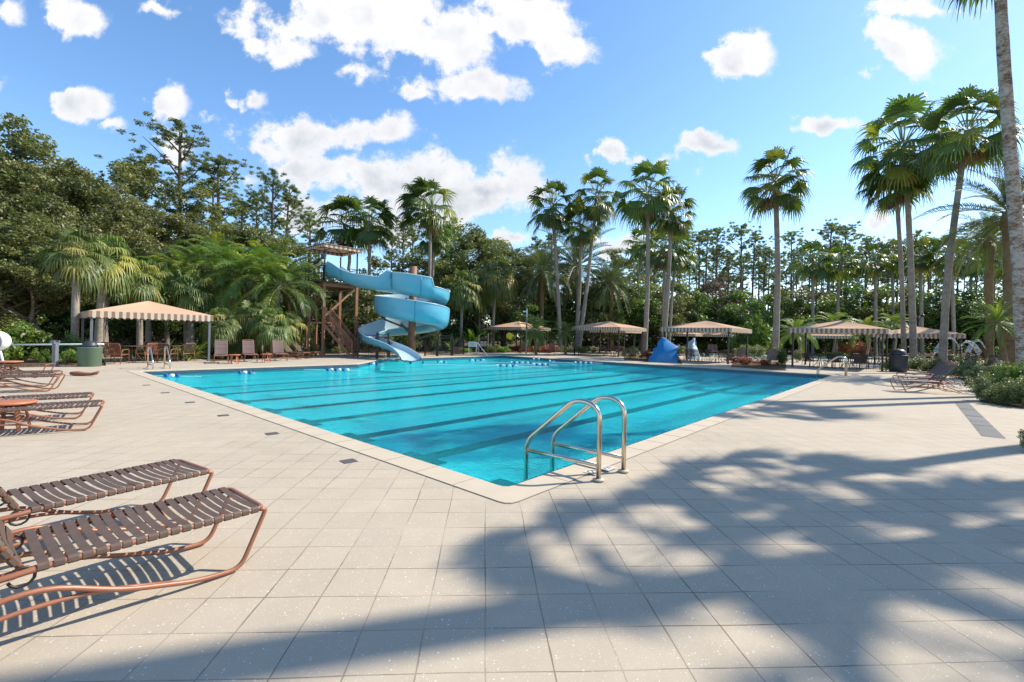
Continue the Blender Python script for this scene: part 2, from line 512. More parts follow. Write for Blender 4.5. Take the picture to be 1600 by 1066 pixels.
# shell and pebble flecks
v1 = t.n('ShaderNodeTexVoronoi'); v1.inputs['Scale'].default_value = 52
wv2 = t.n('ShaderNodeVectorMath', operation='ADD')
t.l(co, wv2.inputs[0]); nzv = t.n('ShaderNodeTexNoise'); nzv.inputs['Scale'].default_value = 60; t.l(co, nzv.inputs['Vector'])
scv = t.n('ShaderNodeVectorMath', operation='SCALE'); scv.inputs['Scale'].default_value = .02; t.l(nzv.outputs['Color'], scv.inputs[0]); t.l(scv.outputs[0], wv2.inputs[1])
t.l(wv2.outputs[0], v1.inputs['Vector'])
vs_ = t.n('ShaderNodeSeparateXYZ'); t.l(v1.outputs['Color'], vs_.inputs[0])
rad = t.math('MULTIPLY_ADD', vs_.outputs[0], .42, -.15)
fleck = t.math('LESS_THAN', v1.outputs['Distance'], rad)
base = t.mix(t.math('MULTIPLY', fleck, t.math('MULTIPLY_ADD', vs_.outputs[1], .55, .08)), base, c3(.86, .83, .76))
v3 = t.n('ShaderNodeTexVoronoi'); v3.inputs['Scale'].default_value = 120; t.l(co, v3.inputs['Vector'])
vs3 = t.n('ShaderNodeSeparateXYZ'); t.l(v3.outputs['Color'], vs3.inputs[0])
fl2 = t.math('LESS_THAN', v3.outputs['Distance'], t.math('MULTIPLY_ADD', vs3.outputs[0], .5, -.22))
base = t.mix(t.math('MULTIPLY', fl2, .5), base, c3(.75, .71, .64))
dk = t.math('LESS_THAN', v3.outputs['Distance'], t.math('MULTIPLY_ADD', vs3.outputs[2], .5, -.36))
base = t.mix(t.math('MULTIPLY', dk, .5), base, c3(.16, .13, .10))
base = t.mix(t.math('MULTIPLY', joint, .9), base, c3(.08, .058, .04))
t.set(base, .82, 0, .25)
hgt = t.math('SUBTRACT', t.math('MULTIPLY', t.noise(70, 4, co), .35), joint)
t.bump(hgt, .35, .006)
M['deck'] = t.m

# ---- coping
t = NT('smooth_coping'); co = t.coord()
base = t.mix(t.noise(4, 5, co, .6), c3(.45, .375, .27), c3(.55, .465, .345))
base = t.mix(t.math('MULTIPLY', t.noise(140, 2, co), .3), base, c3(.40, .33, .25))
t.set(base, .75, 0, .25); t.bump(t.noise(60, 3, co), .2, .003)
M['coping'] = t.m

# ---- soil / mulch with leaf litter
t = NT('mulch_and_litter'); co = t.coord()
v1 = t.n('ShaderNodeTexVoronoi'); v1.inputs['Scale'].default_value = 22; t.l(co, v1.inputs['Vector'])
vs_ = t.n('ShaderNodeSeparateXYZ'); t.l(v1.outputs['Color'], vs_.inputs[0])
base = t.ramp(vs_.outputs[0], [(0, c3(.05, .028, .015)), (.5, c3(.14, .075, .04)), (.85, c3(.27, .16, .09)), (1, c3(.38, .27, .17))])
base = t.mix(t.math('MULTIPLY', t.noise(.15, 4, co), .7), base, c3(.085, .07, .035))
t.set(base, .95, 0, .1); t.bump(v1.outputs['Distance'], .8, .05)
M['mulch'] = t.m

sheet('ground', [Vector((-700, -60, 0)), Vector((700, -60, 0)), Vector((700, 900, 0)), Vector((-700, 900, 0))], M['mulch'], -.03, [outer])
deck_out = [Vector((-45, -12, 0)), Vector((70, -12, 0)), Vector((66, 46, 0)), Vector((34, 54, 0)), Vector((6, 56, 0)), G(905, 549.5), G(850, 551.2), G(800, 551.0), G(770, 551.0), G(740, 551.6),
            G(690, 552.2), G(640, 552.8), G(590, 553.4), G(560, 551.5), G(500, 552.5), G(480, 556.5), G(330, 565), G(300, 558), G(160, 559), G(166, 571.5), G(0, 575), Vector((-45, 20, 0))]
sheet('pool_deck', deck_out, M['deck'], 0.0, [outer])

# coping ring: top, outer joint gap, rounded nose
mb = MB(); n = len(inner)
nose = offset_poly(inner, -.035)
n = len(inner)
rings = []
o2 = outer
assert len(o2) == len(inner)
for k in range(n):
    i, o = inner[k], o2[k]
    d = (o - i)
    w = d.length; d.normalize()
    rings.append([o - d * .008 + Vector((0, 0, -.03)), o - d * .008 + Vector((0, 0, .008)), i + d * .02 + Vector((0, 0, .010)), i - d * .008 + Vector((0, 0, .004)), i - d * .018 + Vector((0, 0, -.010)), i - d * .012 + Vector((0, 0, -.03)), i + d * .02 + Vector((0, 0, -.035))])
for k in range(n):
    a, b = rings[k], rings[(k + 1) % n]
    for j in range(len(a) - 1):
        mb.add([a[j], b[j], b[j + 1], a[j + 1]], [(0, 1, 2, 3)])
cop = mb.build('pool_coping', M['coping']); tag(cop, kind='structure')
# coping joints
mb = MB()
for e in range(len(POOL)):
    a, b = POOL[e], POOL[(e + 1) % len(POOL)]
    L_ = (b - a).length; d = (b - a).normalized(); nn = Vector((d.y, -d.x, 0)); k = 1
    if True:
        s = .6
        while s < L_ - .3:
            p = a + d * s
            mb.bar(p + nn * .02 + Vector((0, 0, .0105)), p + nn * .315 + Vector((0, 0, .0095)), .005, .002); s += .61
tag(mb.build('coping_joints', simple('grey_joint', (.20, .16, .12), .9)), kind='structure')
# dark line of packing between coping and paving
mb = MB()
oo, oi_ = offset_poly(outer, .006), offset_poly(outer, -.010)
for k in range(n):
    q = (k + 1) % n
    mb.add([oi_[k] + Vector((0, 0, .0015)), oi_[q] + Vector((0, 0, .0015)), oo[q] + Vector((0, 0, .0015)), oo[k] + Vector((0, 0, .0015))], [(0, 3, 2, 1)])
tag(mb.build('coping_seam', simple('dark_seam', (.14, .10, .07), .9)), kind='structure')

# pool shell
FLOOR = -.62; WATER = -.115
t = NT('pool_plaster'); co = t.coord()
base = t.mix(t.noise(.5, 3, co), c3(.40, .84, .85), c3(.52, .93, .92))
base = t.mix(t.math('MULTIPLY', t.noise(9, 5, co, .7), .5), base, c3(.26, .60, .64))  # faint mottle put into the colour, echoing rippled light on the floor
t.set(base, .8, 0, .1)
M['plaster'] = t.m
t = NT('waterline_tile'); co = t.coord()
t.set(t.mix(t.noise(16, 2, co), c3(.03, .045, .085), c3(.09, .12, .18)), .3)
M['tile'] = t.m
mb = MB(); mt = MB()
for k in range(n):
    a, b = inner[k], inner[(k + 1) % n]
    z = lambda p, h: (p.x, p.y, h)
    mt.add([z(a, -.034), z(b, -.034), z(b, -.22), z(a, -.22)], [(0, 1, 2, 3)])
    mb.add([z(a, -.22), z(b, -.22), z(b, FLOOR), z(a, FLOOR)], [(0, 1, 2, 3)])
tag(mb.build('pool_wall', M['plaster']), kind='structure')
tag(mt.build('waterline_tiles', M['tile']), kind='structure')
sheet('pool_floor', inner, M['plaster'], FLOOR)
mb = MB()
lz = FLOOR + .006
for k in range(8):
    c = C0 + DB * (WID * (k + .5) / 8)
    a, b = c + DA * 1.5, c + DA * (LEN - 1.5)
    w = DB * .19
    V3 = lambda p: (p.x, p.y, lz)
    mb.add([V3(a - w), V3(b - w), V3(b + w), V3(a + w)], [(0, 1, 2, 3)])
    for e in (a, b):
        dd = DA * .14; x = DB * .5
        mb.add([(q.x, q.y, lz + .004) for q in (e - dd - x, e + dd - x, e + dd + x, e - dd + x)], [(0, 1, 2, 3)])
tag(mb.build('lane_markings', simple('dark_blue_lane_tile', (.003, .008, .016), .4, var=.3, scale=8)), kind='structure')

# water
t = NT('pool_water'); co = t.coord()
mp = t.n('ShaderNodeMapping'); mp.inputs['Scale'].default_value = (1, 1, 1); t.l(co, mp.inputs[0])
n1 = t.noise(3.4, 3, co, .55); n2_ = t.noise(13, 3, co, .55)
wv = t.n('ShaderNodeTexNoise'); wv.inputs['Scale'].default_value = .55; wv.inputs['Detail'].default_value = 2; t.l(co, wv.inputs['Vector'])
h = t.math('ADD', t.math('MULTIPLY', n1, 1.0), t.math('MULTIPLY', n2_, .42))
h = t.math('ADD', h, t.math('MULTIPLY', wv.outputs['Fac'], 1.2)); h = t.math('ADD', h, t.math('MULTIPLY', t.noise(30, 2, co, .5), .24))
bp = t.n('ShaderNodeBump'); bp.inputs['Strength'].default_value = 1.0; bp.inputs['Distance'].default_value = .065; t.l(h, bp.inputs['Height'])
bp2 = t.n('ShaderNodeBump'); bp2.inputs['Strength'].default_value = 1.0; bp2.inputs['Distance'].default_value = .11; t.l(h, bp2.inputs['Height'])
fr = t.n('ShaderNodeFresnel'); fr.inputs['IOR'].default_value = 1.33; t.l(bp.outputs[0], fr.inputs['Normal'])
gl = t.n('ShaderNodeBsdfGlossy'); gl.inputs['Roughness'].default_value = .04; t.l(bp.outputs[0], gl.inputs['Normal'])
tp = t.n('ShaderNodeBsdfTransparent'); tp.inputs['Color'].default_value = (.30, .83, .87, 1)
rf = t.n('ShaderNodeBsdfRefraction'); rf.inputs['Color'].default_value = (.13, .78, .80, 1); rf.inputs['IOR'].default_value = 1.12
rf.inputs['Roughness'].default_value = .0; t.l(bp2.outputs[0], rf.inputs['Normal'])
m1 = t.n('ShaderNodeMixShader'); m1.inputs[0].default_value = .38; t.l(tp.outputs[0], m1.inputs[1]); t.l(rf.outputs[0], m1.inputs[2])
m2 = t.n('ShaderNodeMixShader'); t.l(t.math('MULTIPLY', fr.outputs[0], .52), m2.inputs[0]); t.l(m1.outputs[0], m2.inputs[1]); t.l(gl.outputs[0], m2.inputs[2])
t.l(m2.outputs[0], t.out.inputs[0])
M['water'] = t.m
sheet('pool_water', offset_poly(inner, -.004), M['water'], WATER)


# far splash pool behind the awnings, a low sheet of water with its own coping
def small_pool(ctr, sx_, sy_, rz, name):
    m = Matrix.Rotation(rz, 3, 'Z')
    ps = [ctr + m @ Vector((a * sx_, b * sy_, 0)) for a, b in ((-1, -1), (1, -1), (1, 1), (-1, 1))]
    ps = chamfer(ps, 1.2, 5)
    po = offset_poly(ps, .4)
    mb = MB(); k_ = len(ps)
    for k in range(k_):
        q = (k + 1) % k_
        a, b, c, d = po[k], po[q], ps[q], ps[k]
        mb.add([(a.x, a.y, .004), (b.x, b.y, .004), (c.x, c.y, .06), (d.x, d.y, .06)], [(0, 1, 2, 3)])
        mb.add([(d.x, d.y, .06), (c.x, c.y, .06), (c.x, c.y, .03), (d.x, d.y, .03)], [(0, 1, 2, 3)])
    tag(mb.build(name + '_coping', M['coping']), kind='structure')
    tt = NT(name + '_surface'); tt.set(tt.mix(tt.noise(2, 3, tt.coord()), c3(.08, .40, .50), c3(.12, .52, .60)), .08, 0, .5)
    tt.bump(tt.noise(5, 3, tt.coord()), .5, .02)
    sheet(name + '_water', ps, tt.m, .035)


small_pool(GX(1118, 47), 2.2, 5.5, YAW + math.pi / 4, 'splash_pool')
small_pool(GX(1330, 44), 5.5, 2.0, .25, 'wading_pool')

# grey drain strip in the paving at the right, with slabs round it
mb = MB()
a, b = G(1503, 630), G(1553, 684)
d_ = (b - a).normalized(); w = Vector((d_.y, -d_.x, 0)) * .14
L_ = (b - a).length
for i in range(4):
    p, q = a + d_ * (L_ * i / 4 + .02), a + d_ * (L_ * (i + 1) / 4 - .02)
    mb.add([(v.x, v.y, .004) for v in (p - w, p + w, q + w, q - w)], [(0, 1, 2, 3)])
dr = mb.build('drain_cover', simple('grey_drain_slab', (.10, .10, .095), .8, var=.7, scale=1.6))  # dark, uneven colour carries the shade lying on the slabs
tag(dr, 'long grey drain cover set in the paving before the right planting bed', 'drain cover')


# lid plates sunk in the paving along the left pool edge
PLATES = [(545, 721, 'dark square lid in the paving nearest the camera, left of the pool'), (425, 678, 'dark lid in the paving, second nearest along the left pool edge'),
          (349, 649.5, 'small dark paving lid in the middle of the row along the left pool edge'), (297, 629, 'small dark lid in the paving behind the middle one by the left pool edge'),
          (258, 614, 'tiny dark lid in the paving near the left end of the pool'), (229, 602, 'farthest tiny dark lid in the paving before the far ladder')]
for px, py, lb in PLATES:
    o = MB().box((0, 0, .003), (.16, .16, .006)).build('paving_lid', simple('lid_grey', (.085, .075, .07), .6), loc=G(px, py))
    o.rotation_euler.z = AA; tag(o, lb, 'lid', 'dark lids in the paving')

# depth and warning markers on the coping by the near rail
def glyph(name, txt, loc, rz, size, mat, parent=None):
    cu = bpy.data.curves.new(name, 'FONT'); cu.body = txt; cu.size = size; cu.extrude = .0008; cu.align_x = 'CENTER'; cu.align_y = 'CENTER'
    o = bpy.data.objects.new(name, cu); col.objects.link(o); cu.materials.append(mat)
    o.location = loc; o.rotation_euler = rz if hasattr(rz, '__len__') else (0, 0, rz)
    if parent: o.parent = parent
    return o


M['ink'] = simple('black_lettering', (.03, .03, .035), .6)
M['marker'] = simple('worn_marker_tile', (.56, .52, .45), .6)
mkt = thing('warning_marker', 'white no diving symbol tile on the coping between the near rail posts', 'marker tile', G(926, 739.5) + Vector((0, 0, .012)), math.pi / 2 - AA)
MB().box((0, 0, .0015), (.15, .15, .003)).build('tile', M['marker'], mkt)
mb = MB()
for k in range(28):
    a0, a1 = 2 * math.pi * k / 28, 2 * math.pi * (k + 1) / 28
    mb.add([(r * math.cos(a), r * math.sin(a), .004) for r, a in ((.048, a0), (.062, a0), (.062, a1), (.048, a1))], [(0, 1, 2, 3)])
mb.bar((-.038, -.038, .0045), (.038, .038, .0045), .011, .001)
mb.build('symbol', M['ink'], mkt)
m2t = thing('depth_marker', 'white depth marker tile on the coping just behind the near rail post', 'marker tile', G(948, 733) + Vector((0, 0, .012)), math.pi / 2 - AA)
MB().box((0, 0, .0015), (.20, .15, .003)).build('tile', M['marker'], m2t)
mb = MB(); mb.bar((-.06, -.03, .0045), (-.035, .03, .0045), .012, .001); mb.bar((-.01, -.03, .0045), (.02, -.03, .0045), .012, .001); mb.bar((0, -.03, .0045), (.015, .035, .0045), .012, .001); mb.bar((.05, -.03, .0045), (.055, .03, .0045), .012, .001)
mb.build('symbol', M['ink'], m2t)
# ------------------------------------------------------------------ plant generators
def unit(n):
    v = NR.normal(size=(n, 3)); return v / np.linalg.norm(v, axis=1)[:, None]


def leaf_quads(C, size, aspect=.5, upbias=.3, jit=.35):
    """one quad leaf (rhombus) at every centre, random facing"""
    n = len(C)
    a = unit(n); nrm = unit(n); nrm[:, 2] = np.abs(nrm[:, 2]) + upbias
    a -= nrm * (np.sum(a * nrm, 1) / np.sum(nrm * nrm, 1))[:, None]; a /= np.linalg.norm(a, axis=1)[:, None] + 1e-9
    b = np.cross(nrm / np.linalg.norm(nrm, axis=1)[:, None], a)
    s = size * (1 + NR.uniform(-jit, jit, n))[:, None]
    V = np.stack([C - a * s, C + b * s * aspect, C + a * s, C - b * s * aspect], 1).reshape(-1, 3)
    Q = np.arange(4 * n).reshape(n, 4)
    return V, Q


def clumps(centres, radii, per, size, aspect=.5, squash=.7, shell=.55, tint_c=None, upbias=.3):
    Cs, T = [], []
    for i, (c, r) in enumerate(zip(centres, radii)):
        n = int(per * (r / np.mean(radii)) ** 2)
        d = unit(n) * (NR.uniform(shell ** 2, 1, n) ** .5)[:, None] * r
        d[:, 2] *= squash
        Cs.append(np.asarray(c) + d)
        t = (tint_c[i] if tint_c is not None else NR.uniform(0, 1))
        T.append(np.clip(t * .6 + NR.uniform(0, .45, n) + .12 * d[:, 2] / r, 0, 1))  # leaf tone also gets lighter towards the top of each clump
    C = np.concatenate(Cs); T = np.concatenate(T)
    V, Q = leaf_quads(C, size, aspect, upbias)
    return V, Q, T


def limb(mb, a, b, r0, r1, bend=.15, n=5, seg=6):
    a, b = Vector(a), Vector(b); L = (b - a).length
    off = Vector((R.uniform(-1, 1), R.uniform(-1, 1), R.uniform(-.3, 1))) * L * bend
    pts = [(1 - t) ** 2 * a + 2 * t * (1 - t) * ((a + b) / 2 + off) + t * t * b for t in [i / n for i in range(n + 1)]]
    mb.tube(pts, [r0 + (r1 - r0) * i / n for i in range(n + 1)], seg)
    return pts


def make_broadleaf(H=12.0, W=5.0, nc=85, per=150, leaf=.17, trunk_h=.3, mat='oak', lean=0.0, bark='oak_bark', spread=1.0, rt=.28):
    """parts of a broad-leaved tree in local space: (trunk mesh builder, crown mesh)"""
    mb = MB()
    th = H * trunk_h
    top = Vector((lean * 1.2, 0, th))
    mb.tube([(0, 0, -.1), (lean * .2, .05, th * .3), (lean * .6, -.05, th * .7), top], [rt * 1.35, rt, rt * .85, rt * .75], 10)
    cs, rs, tc = [], [], []
    nl = 9
    for k in range(nl):
        an = 2 * math.pi * k / nl + R.uniform(-.4, .4); el = R.uniform(.25, 1.4)
        L = R.uniform(.55, 1.0) * (H - th) * .75
        e = top + Vector((math.cos(an) * math.cos(el) * L * W / (H - th) * 1.3, math.sin(an) * math.cos(el) * L * W / (H - th) * 1.3, math.sin(el) * L))
        pts = limb(mb, top - Vector((0, 0, R.uniform(0, th * .3))), e, rt * .5, .04, .2)
        for j in range(3):
            a = pts[R.randint(2, 5)]
            e2 = a + Vector((R.uniform(-1, 1), R.uniform(-1, 1), R.uniform(0, 1))) * W * .45
            limb(mb, a, e2, .07, .02, .2, 4, 5)
            cs.append(tuple(e2)); rs.append(R.uniform(.5, 1.0)); tc.append(R.random())
        cs.append(tuple(e)); rs.append(R.uniform(.6, 1.1)); tc.append(R.random())
    while len(cs) < nc:
        d = unit(1)[0]; r = NR.uniform(.45, 1) ** .5
        z = th + (H - th) * .52 + d[2] * r * (H - th) * .5
        zz = (z - th) / (H - th); wprof = math.sin(math.pi * min(1, max(.08, zz * .8 + .12))) ** .6
        rg = r * R.uniform(.8, 1.18); cs.append((lean * 1.2 + d[0] * rg * W * wprof * spread, d[1] * rg * W * wprof, th + (z - th) * R.uniform(.9, 1.06))); rs.append(R.uniform(.25, .85)); tc.append(R.random())
    V, Q, T = clumps(cs, rs, per, leaf, .55, .75, .35, tc)
    return mb, np_mesh('crown', V, Q, T)


def make_pine(H=20.0, W=3.2, bare=.55, nl=16, tufts=5, per=70, leaf=.17):
    mb = MB()
    x1, y1 = R.uniform(-.5, .5), R.uniform(-.4, .4)
    tp = [Vector((x1 * math.sin(t * 2.2), y1 * math.sin(t * 3), H * t)) for t in [i / 9 for i in range(10)]]
    mb.tube(tp, [.24 * (1 - .82 * i / 9) + .03 for i in range(10)], 8)
    cs, rs, tc = [], [], []

    def at(f):
        k = min(8, int(f * 9)); u = f * 9 - k; return tp[k].lerp(tp[k + 1], u)
    for k in range(nl):
        f = bare + (1 - bare) * (k / nl) ** .9 * .96
        a = at(f); an = k * 2.4 + R.uniform(-.5, .5)
        g_ = (f - bare) / (1 - bare); prof = (.75 + .5 * math.sin(math.pi * min(1, g_ * 1.1))) * (1 - .45 * g_ ** 3)
        L = W * prof * R.uniform(.35, 1.1)
        e = a + Vector((math.cos(an) * L, math.sin(an) * L, L * R.uniform(.15, .75) + .9 * (1 - bare) * g_))
        pts = limb(mb, a, e, .07, .018, .22, 4, 5)
        for j in range(tufts):
            b = pts[R.randint(2, 4)] + Vector((R.uniform(-1, 1), R.uniform(-1, 1), R.uniform(-.5, .8))) * L * .38
            cs.append(tuple(b)); rs.append(R.uniform(.16, .36)); tc.append(R.random())
    for j in range(22): cs.append(tuple(tp[-1] + Vector((R.uniform(-1, 1) * W * .45, R.uniform(-1, 1) * W * .45, R.uniform(-1.6, .1))))); rs.append(R.uniform(.18, .34)); tc.append(R.random())
    for k in range(4):                                   # dead snags below the crown
        a = at(bare - R.uniform(.03, .25)); an = R.uniform(0, 6.28); L = R.uniform(.4, 1.2)
        limb(mb, a, a + Vector((math.cos(an) * L, math.sin(an) * L, R.uniform(-.2, .3))), .03, .01, .1, 2, 4)
    V, Q, T = clumps(cs, rs, per, leaf, .22, .62, .15, tc, .1)
    return mb, np_mesh('crown', V, Q, T)


def fan_blades(hubs, dirs, sides, rad, nseg=21, spread=1.85, droop=.35, tints=None, wind=None, cup=.12):
    V, Q, T = [], [], []
    for h, D, S, r, tn in zip(hubs, dirs, sides, rad, tints):
        U = D.cross(S).normalized()
        if U.z < 0: U = -U
        for k in range(nseg):
            ph = -spread + 2 * spread * k / (nseg - 1)
            d = (D * math.cos(ph) + S * math.sin(ph)); rr = r * (1 - .28 * abs(ph / spread) ** 2) * R.uniform(.80, 1.12)
            t_ = (D * -math.sin(ph) + S * math.cos(ph)); w = spread * r * .62 / nseg
            g = Vector((0, 0, -1)); fold = U * (w * .35 * (1 if k % 2 else -1))
            if wind: d = (d + wind * .35).normalized()
            p0 = h; m = h + d * rr * .60 + g * (droop * rr * .16) + U * cup * rr * (.5 - abs(ph / spread))
            e1 = h + d * rr * .86 + g * (droop * rr * .45); e2 = h + d * rr * .98 + g * (droop * rr * R.uniform(.7, 1.3))
            i = len(V)
            V += [p0 - t_ * w * .15, p0 + t_ * w * .15, m + t_ * w + fold, m - t_ * w - fold, e1 + t_ * w * .45, e1 - t_ * w * .45, e2 + t_ * w * .1, e2 - t_ * w * .1]
            Q += [(i, i + 1, i + 2, i + 3), (i + 3, i + 2, i + 4, i + 5), (i + 5, i + 4, i + 6, i + 7)]
            tt = min(1, max(0, tn + R.uniform(-.08, .08))); T += [tt, tt, min(1, tt + .12)]
    return V, Q, T


def fan_crown(Rr=2.0, nf=34, lo=-.75, hi=1.45, dead=14, wind=None, yellow=.12, petf=.52, droop=.5, nseg=21, skirt=1.0, bl=.44):
    """green fronds, stalks, hanging dead skirt"""
    hubs, dirs, sides, rads, ts = [], [], [], [], []
    st = MB()
    for k in range(nf):
        f = k / (nf - 1)
        el = hi + (lo - hi) * f ** .85 + R.uniform(-.12, .12); az = k * 2.39996 + R.uniform(-.25, .25)
        d0 = Vector((math.cos(az) * math.cos(el), math.sin(az) * math.cos(el), math.sin(el)))
        if wind: d0 = (d0 + wind * .55).normalized()
        base = Vector((math.cos(az) * .12, math.sin(az) * .12, .25 - .55 * f))
        L = Rr * petf * R.uniform(.85, 1.15)
        h = base + d0 * L + Vector((0, 0, -.10 * L * (1 - abs(d0.z))))
        st.tube([base, base + d0 * L * .5 + Vector((0, 0, .02)), h], [.028, .02, .012], 4, False)
        D = (h - base).normalized(); D = (D + Vector((0, 0, -.45 if el < .9 else -.12))).normalized()
        S = D.cross(Vector((0, 0, 1)));
        S = S.normalized() if S.length > .05 else Vector((1, 0, 0))
        S = (Matrix.Rotation(R.uniform(-.5, .5), 3, D) @ S).normalized()
        hubs.append(h); dirs.append(D); sides.append(S); rads.append(Rr * bl * R.uniform(.82, 1.15))
        ts.append(R.uniform(.15, .7) if R.random() > yellow else R.uniform(.8, 1.0))
    V, Q, T = fan_blades(hubs, dirs, sides, rads, nseg, 1.75, droop, ts, wind)
    crown = np_mesh('fronds', [tuple(v) for v in V], Q, T)
    sk = None
    if dead:
        hubs, dirs, sides, rads, ts = [], [], [], [], []
        for k in range(dead):
            az = k * 2.4 + R.uniform(-.3, .3); el = R.uniform(-1.35, -.85)
            d0 = Vector((math.cos(az) * math.cos(el), math.sin(az) * math.cos(el), math.sin(el)))
            if wind: d0 = (d0 + wind * .2).normalized()
            base = Vector((math.cos(az) * .15, math.sin(az) * .15, -.25 - R.uniform(0, .3)))
            h = base + d0 * Rr * .28 * skirt
            st.tube([base, h], [.02, .012], 4, False)
            hubs.append(h); dirs.append(d0); sides.append(Vector((-math.sin(az), math.cos(az), 0))); rads.append(Rr * .33 * skirt * R.uniform(.7, 1.1)); ts.append(R.random())
        V, Q, T = fan_blades(hubs, dirs, sides, rads, 11, .8, .4, ts)
        sk = np_mesh('dead_skirt', [tuple(v) for v in V], Q, T)
    sme = bpy.data.meshes.new('leaf_stalks'); sme.from_pydata(st.v, [], st.f); sme.update()
    return crown, sme, sk


def feather_crown(L=2.6, nf=30, lo=-.5, hi=1.3, leaflet=.42, nl=34, curve=1.0, stiff=.5, yellow=.1, vee=.45, width=.028):
    V, Q, T = [], [], []; st = MB()
    for k in range(nf):
        f = k / (nf - 1)
        el = hi + (lo - hi) * f + R.uniform(-.12, .12); az = k * 2.39996 + R.uniform(-.2, .2)
        hx = Vector((math.cos(az), math.sin(az), 0)); side0 = Vector((-math.sin(az), math.cos(az), 0))
        Lk = L * R.uniform(.85, 1.1) * (.8 + .2 * math.cos(el))
        p = Vector((0, 0, -.25 * f)) + hx * .08; pts = [p.copy()]; e = el; NS = 10
        for i in range(NS):
            p = p + (hx * math.cos(e) + Vector((0, 0, math.sin(e)))) * Lk / NS; pts.append(p.copy()); e -= curve * (.05 + .16 * i / NS) * (1 if e > -1.2 else 0)
        st.tube(pts, [.03 * (1 - .85 * i / NS) for i in range(NS + 1)], 4, False)
        tn = R.uniform(.15, .7) if R.random() > yellow else R.uniform(.8, 1)
        tw = R.uniform(-.4, .4)
        for j in range(nl):
            s = .14 + .86 * j / nl; x = s * NS; i0 = min(NS - 1, int(x)); q = pts[i0].lerp(pts[i0 + 1], x - i0)
            tg = (pts[i0 + 1] - pts[i0]).normalized()
            side = (Matrix.Rotation(tw, 3, tg) @ side0); upv = side.cross(tg).normalized()
            if upv.z < 0: upv = -upv
            ll = leaflet * (math.sin(math.pi * (.12 + .84 * s)) ** .6) * R.uniform(.85, 1.1)
            for sg in (-1, 1):
                d = (side * sg + tg * (.55 + .5 * s) + upv * vee * R.uniform(.4, 1.3)).normalized()
                wdt = tg * width
                m = q + d * ll * .5; en = q + d * ll + Vector((0, 0, -ll * (1 - stiff) * .5))
                i = len(V); V += [q - wdt * .5, q + wdt * .5, m + wdt, m - wdt, en + wdt * .2, en - wdt * .2]
                Q += [(i, i + 1, i + 2, i + 3), (i + 3, i + 2, i + 4, i + 5)]
                tt = min(1, max(0, tn + R.uniform(-.1, .1))); T += [tt, tt]
    crown = np_mesh('fronds', [tuple(v) for v in V], Q, T)
    sme = bpy.data.meshes.new('leaf_stalks'); sme.from_pydata(st.v, [], st.f); sme.update()
    return crown, sme


def trunk_tube(pts, r0, r1, flare=1.5, seg=12, step=.5, rough=.05, bulge=None):
    """palm stem through a smooth path, foot flared"""
    pts = [Vector(p) for p in pts]
    L = sum((pts[i + 1] - pts[i]).length for i in range(len(pts) - 1)); n = max(6, int(L / step))
    def cat(t):
        x = t * (len(pts) - 1); i = min(len(pts) - 2, int(x)); u = x - i
        p0 = pts[max(0, i - 1)]; p1 = pts[i]; p2 = pts[i + 1]; p3 = pts[min(len(pts) - 1, i + 2)]
        return .5 * ((2 * p1) + (p2 - p0) * u + (2 * p0 - 5 * p1 + 4 * p2 - p3) * u * u + (3 * p1 - p0 - 3 * p2 + p3) * u ** 3)
    cs = [cat(i / n) for i in range(n + 1)]
    rr = []
    for i in range(n + 1):
        t = i / n; r = r0 + (r1 - r0) * t
        r *= 1 + (flare - 1) * max(0, 1 - t * L / 1.4) ** 2
        if bulge: r *= 1 + bulge * math.exp(-((t - .9) / .06) ** 2)
        rr.append(r * R.uniform(1 - rough, 1 + rough))
    return MB().tube(cs, rr, seg)


# ---- shared crowns
WIND = Vector((-1, -.25, 0.12)).normalized()
FAN = [fan_crown(2.0, 34, -.8, 1.45, 14), fan_crown(2.0, 31, -.7, 1.45, 12, yellow=.2), fan_crown(2.0, 33, -1.0, 1.4, 20, yellow=.15)]
FANW = [fan_crown(2.0, 32, -.7, 1.45, 12, wind=WIND * 1.0, bl=.5), fan_crown(2.0, 30, -.8, 1.4, 16, wind=WIND * .8, bl=.48)]
FANS = [fan_crown(1.9, 26, -.8, 1.45, 8, nseg=13, skirt=.8), fan_crown(1.9, 28, -.9, 1.4, 10, nseg=13, yellow=.2, skirt=.8)]
SAB = [fan_crown(1.9, 40, -1.0, 1.4, 10, droop=.7, yellow=.25, petf=.5, nseg=19, bl=.5), fan_crown(1.9, 36, -1.05, 1.3, 14, droop=.75, yellow=.5, petf=.48, nseg=19, bl=.5)]
FTH = [feather_crown(2.8, 26, -.45, 1.35, .55, 36, 1.25, .3, .15), feather_crown(2.8, 30, -.6, 1.3, .50, 36, 1.5, .2, .25)]
DATE = [feather_crown(3.3, 46, -.7, 1.45, .36, 46, .85, .85, .1, .6, .022), feather_crown(3.3, 50, -.95, 1.35, .36, 46, 1.0, .85, .15, .6, .022)]


def put_crown(root, kind, loc, scale, rz, mats=('palm', 'petiole', 'dead'), names=('frond_crown', 'leaf_stalks', 'dead_skirt')):
    for me, mt, nm in zip(kind, mats, names):
        if me is None: continue
        if len(me.materials) == 0: me.materials.append(M[mt])
        o = bpy.data.objects.new(nm, me); col.objects.link(o); o.parent = root; o.location = loc; o.scale = (scale,) * 3; o.rotation_euler = (0, 0, rz)
        if me.materials[0] is not M[mt]:
            o.material_slots[0].link = 'OBJECT'; o.material_slots[0].material = M[mt]


PALM_GROUP = 'tall fan palms round the pool'


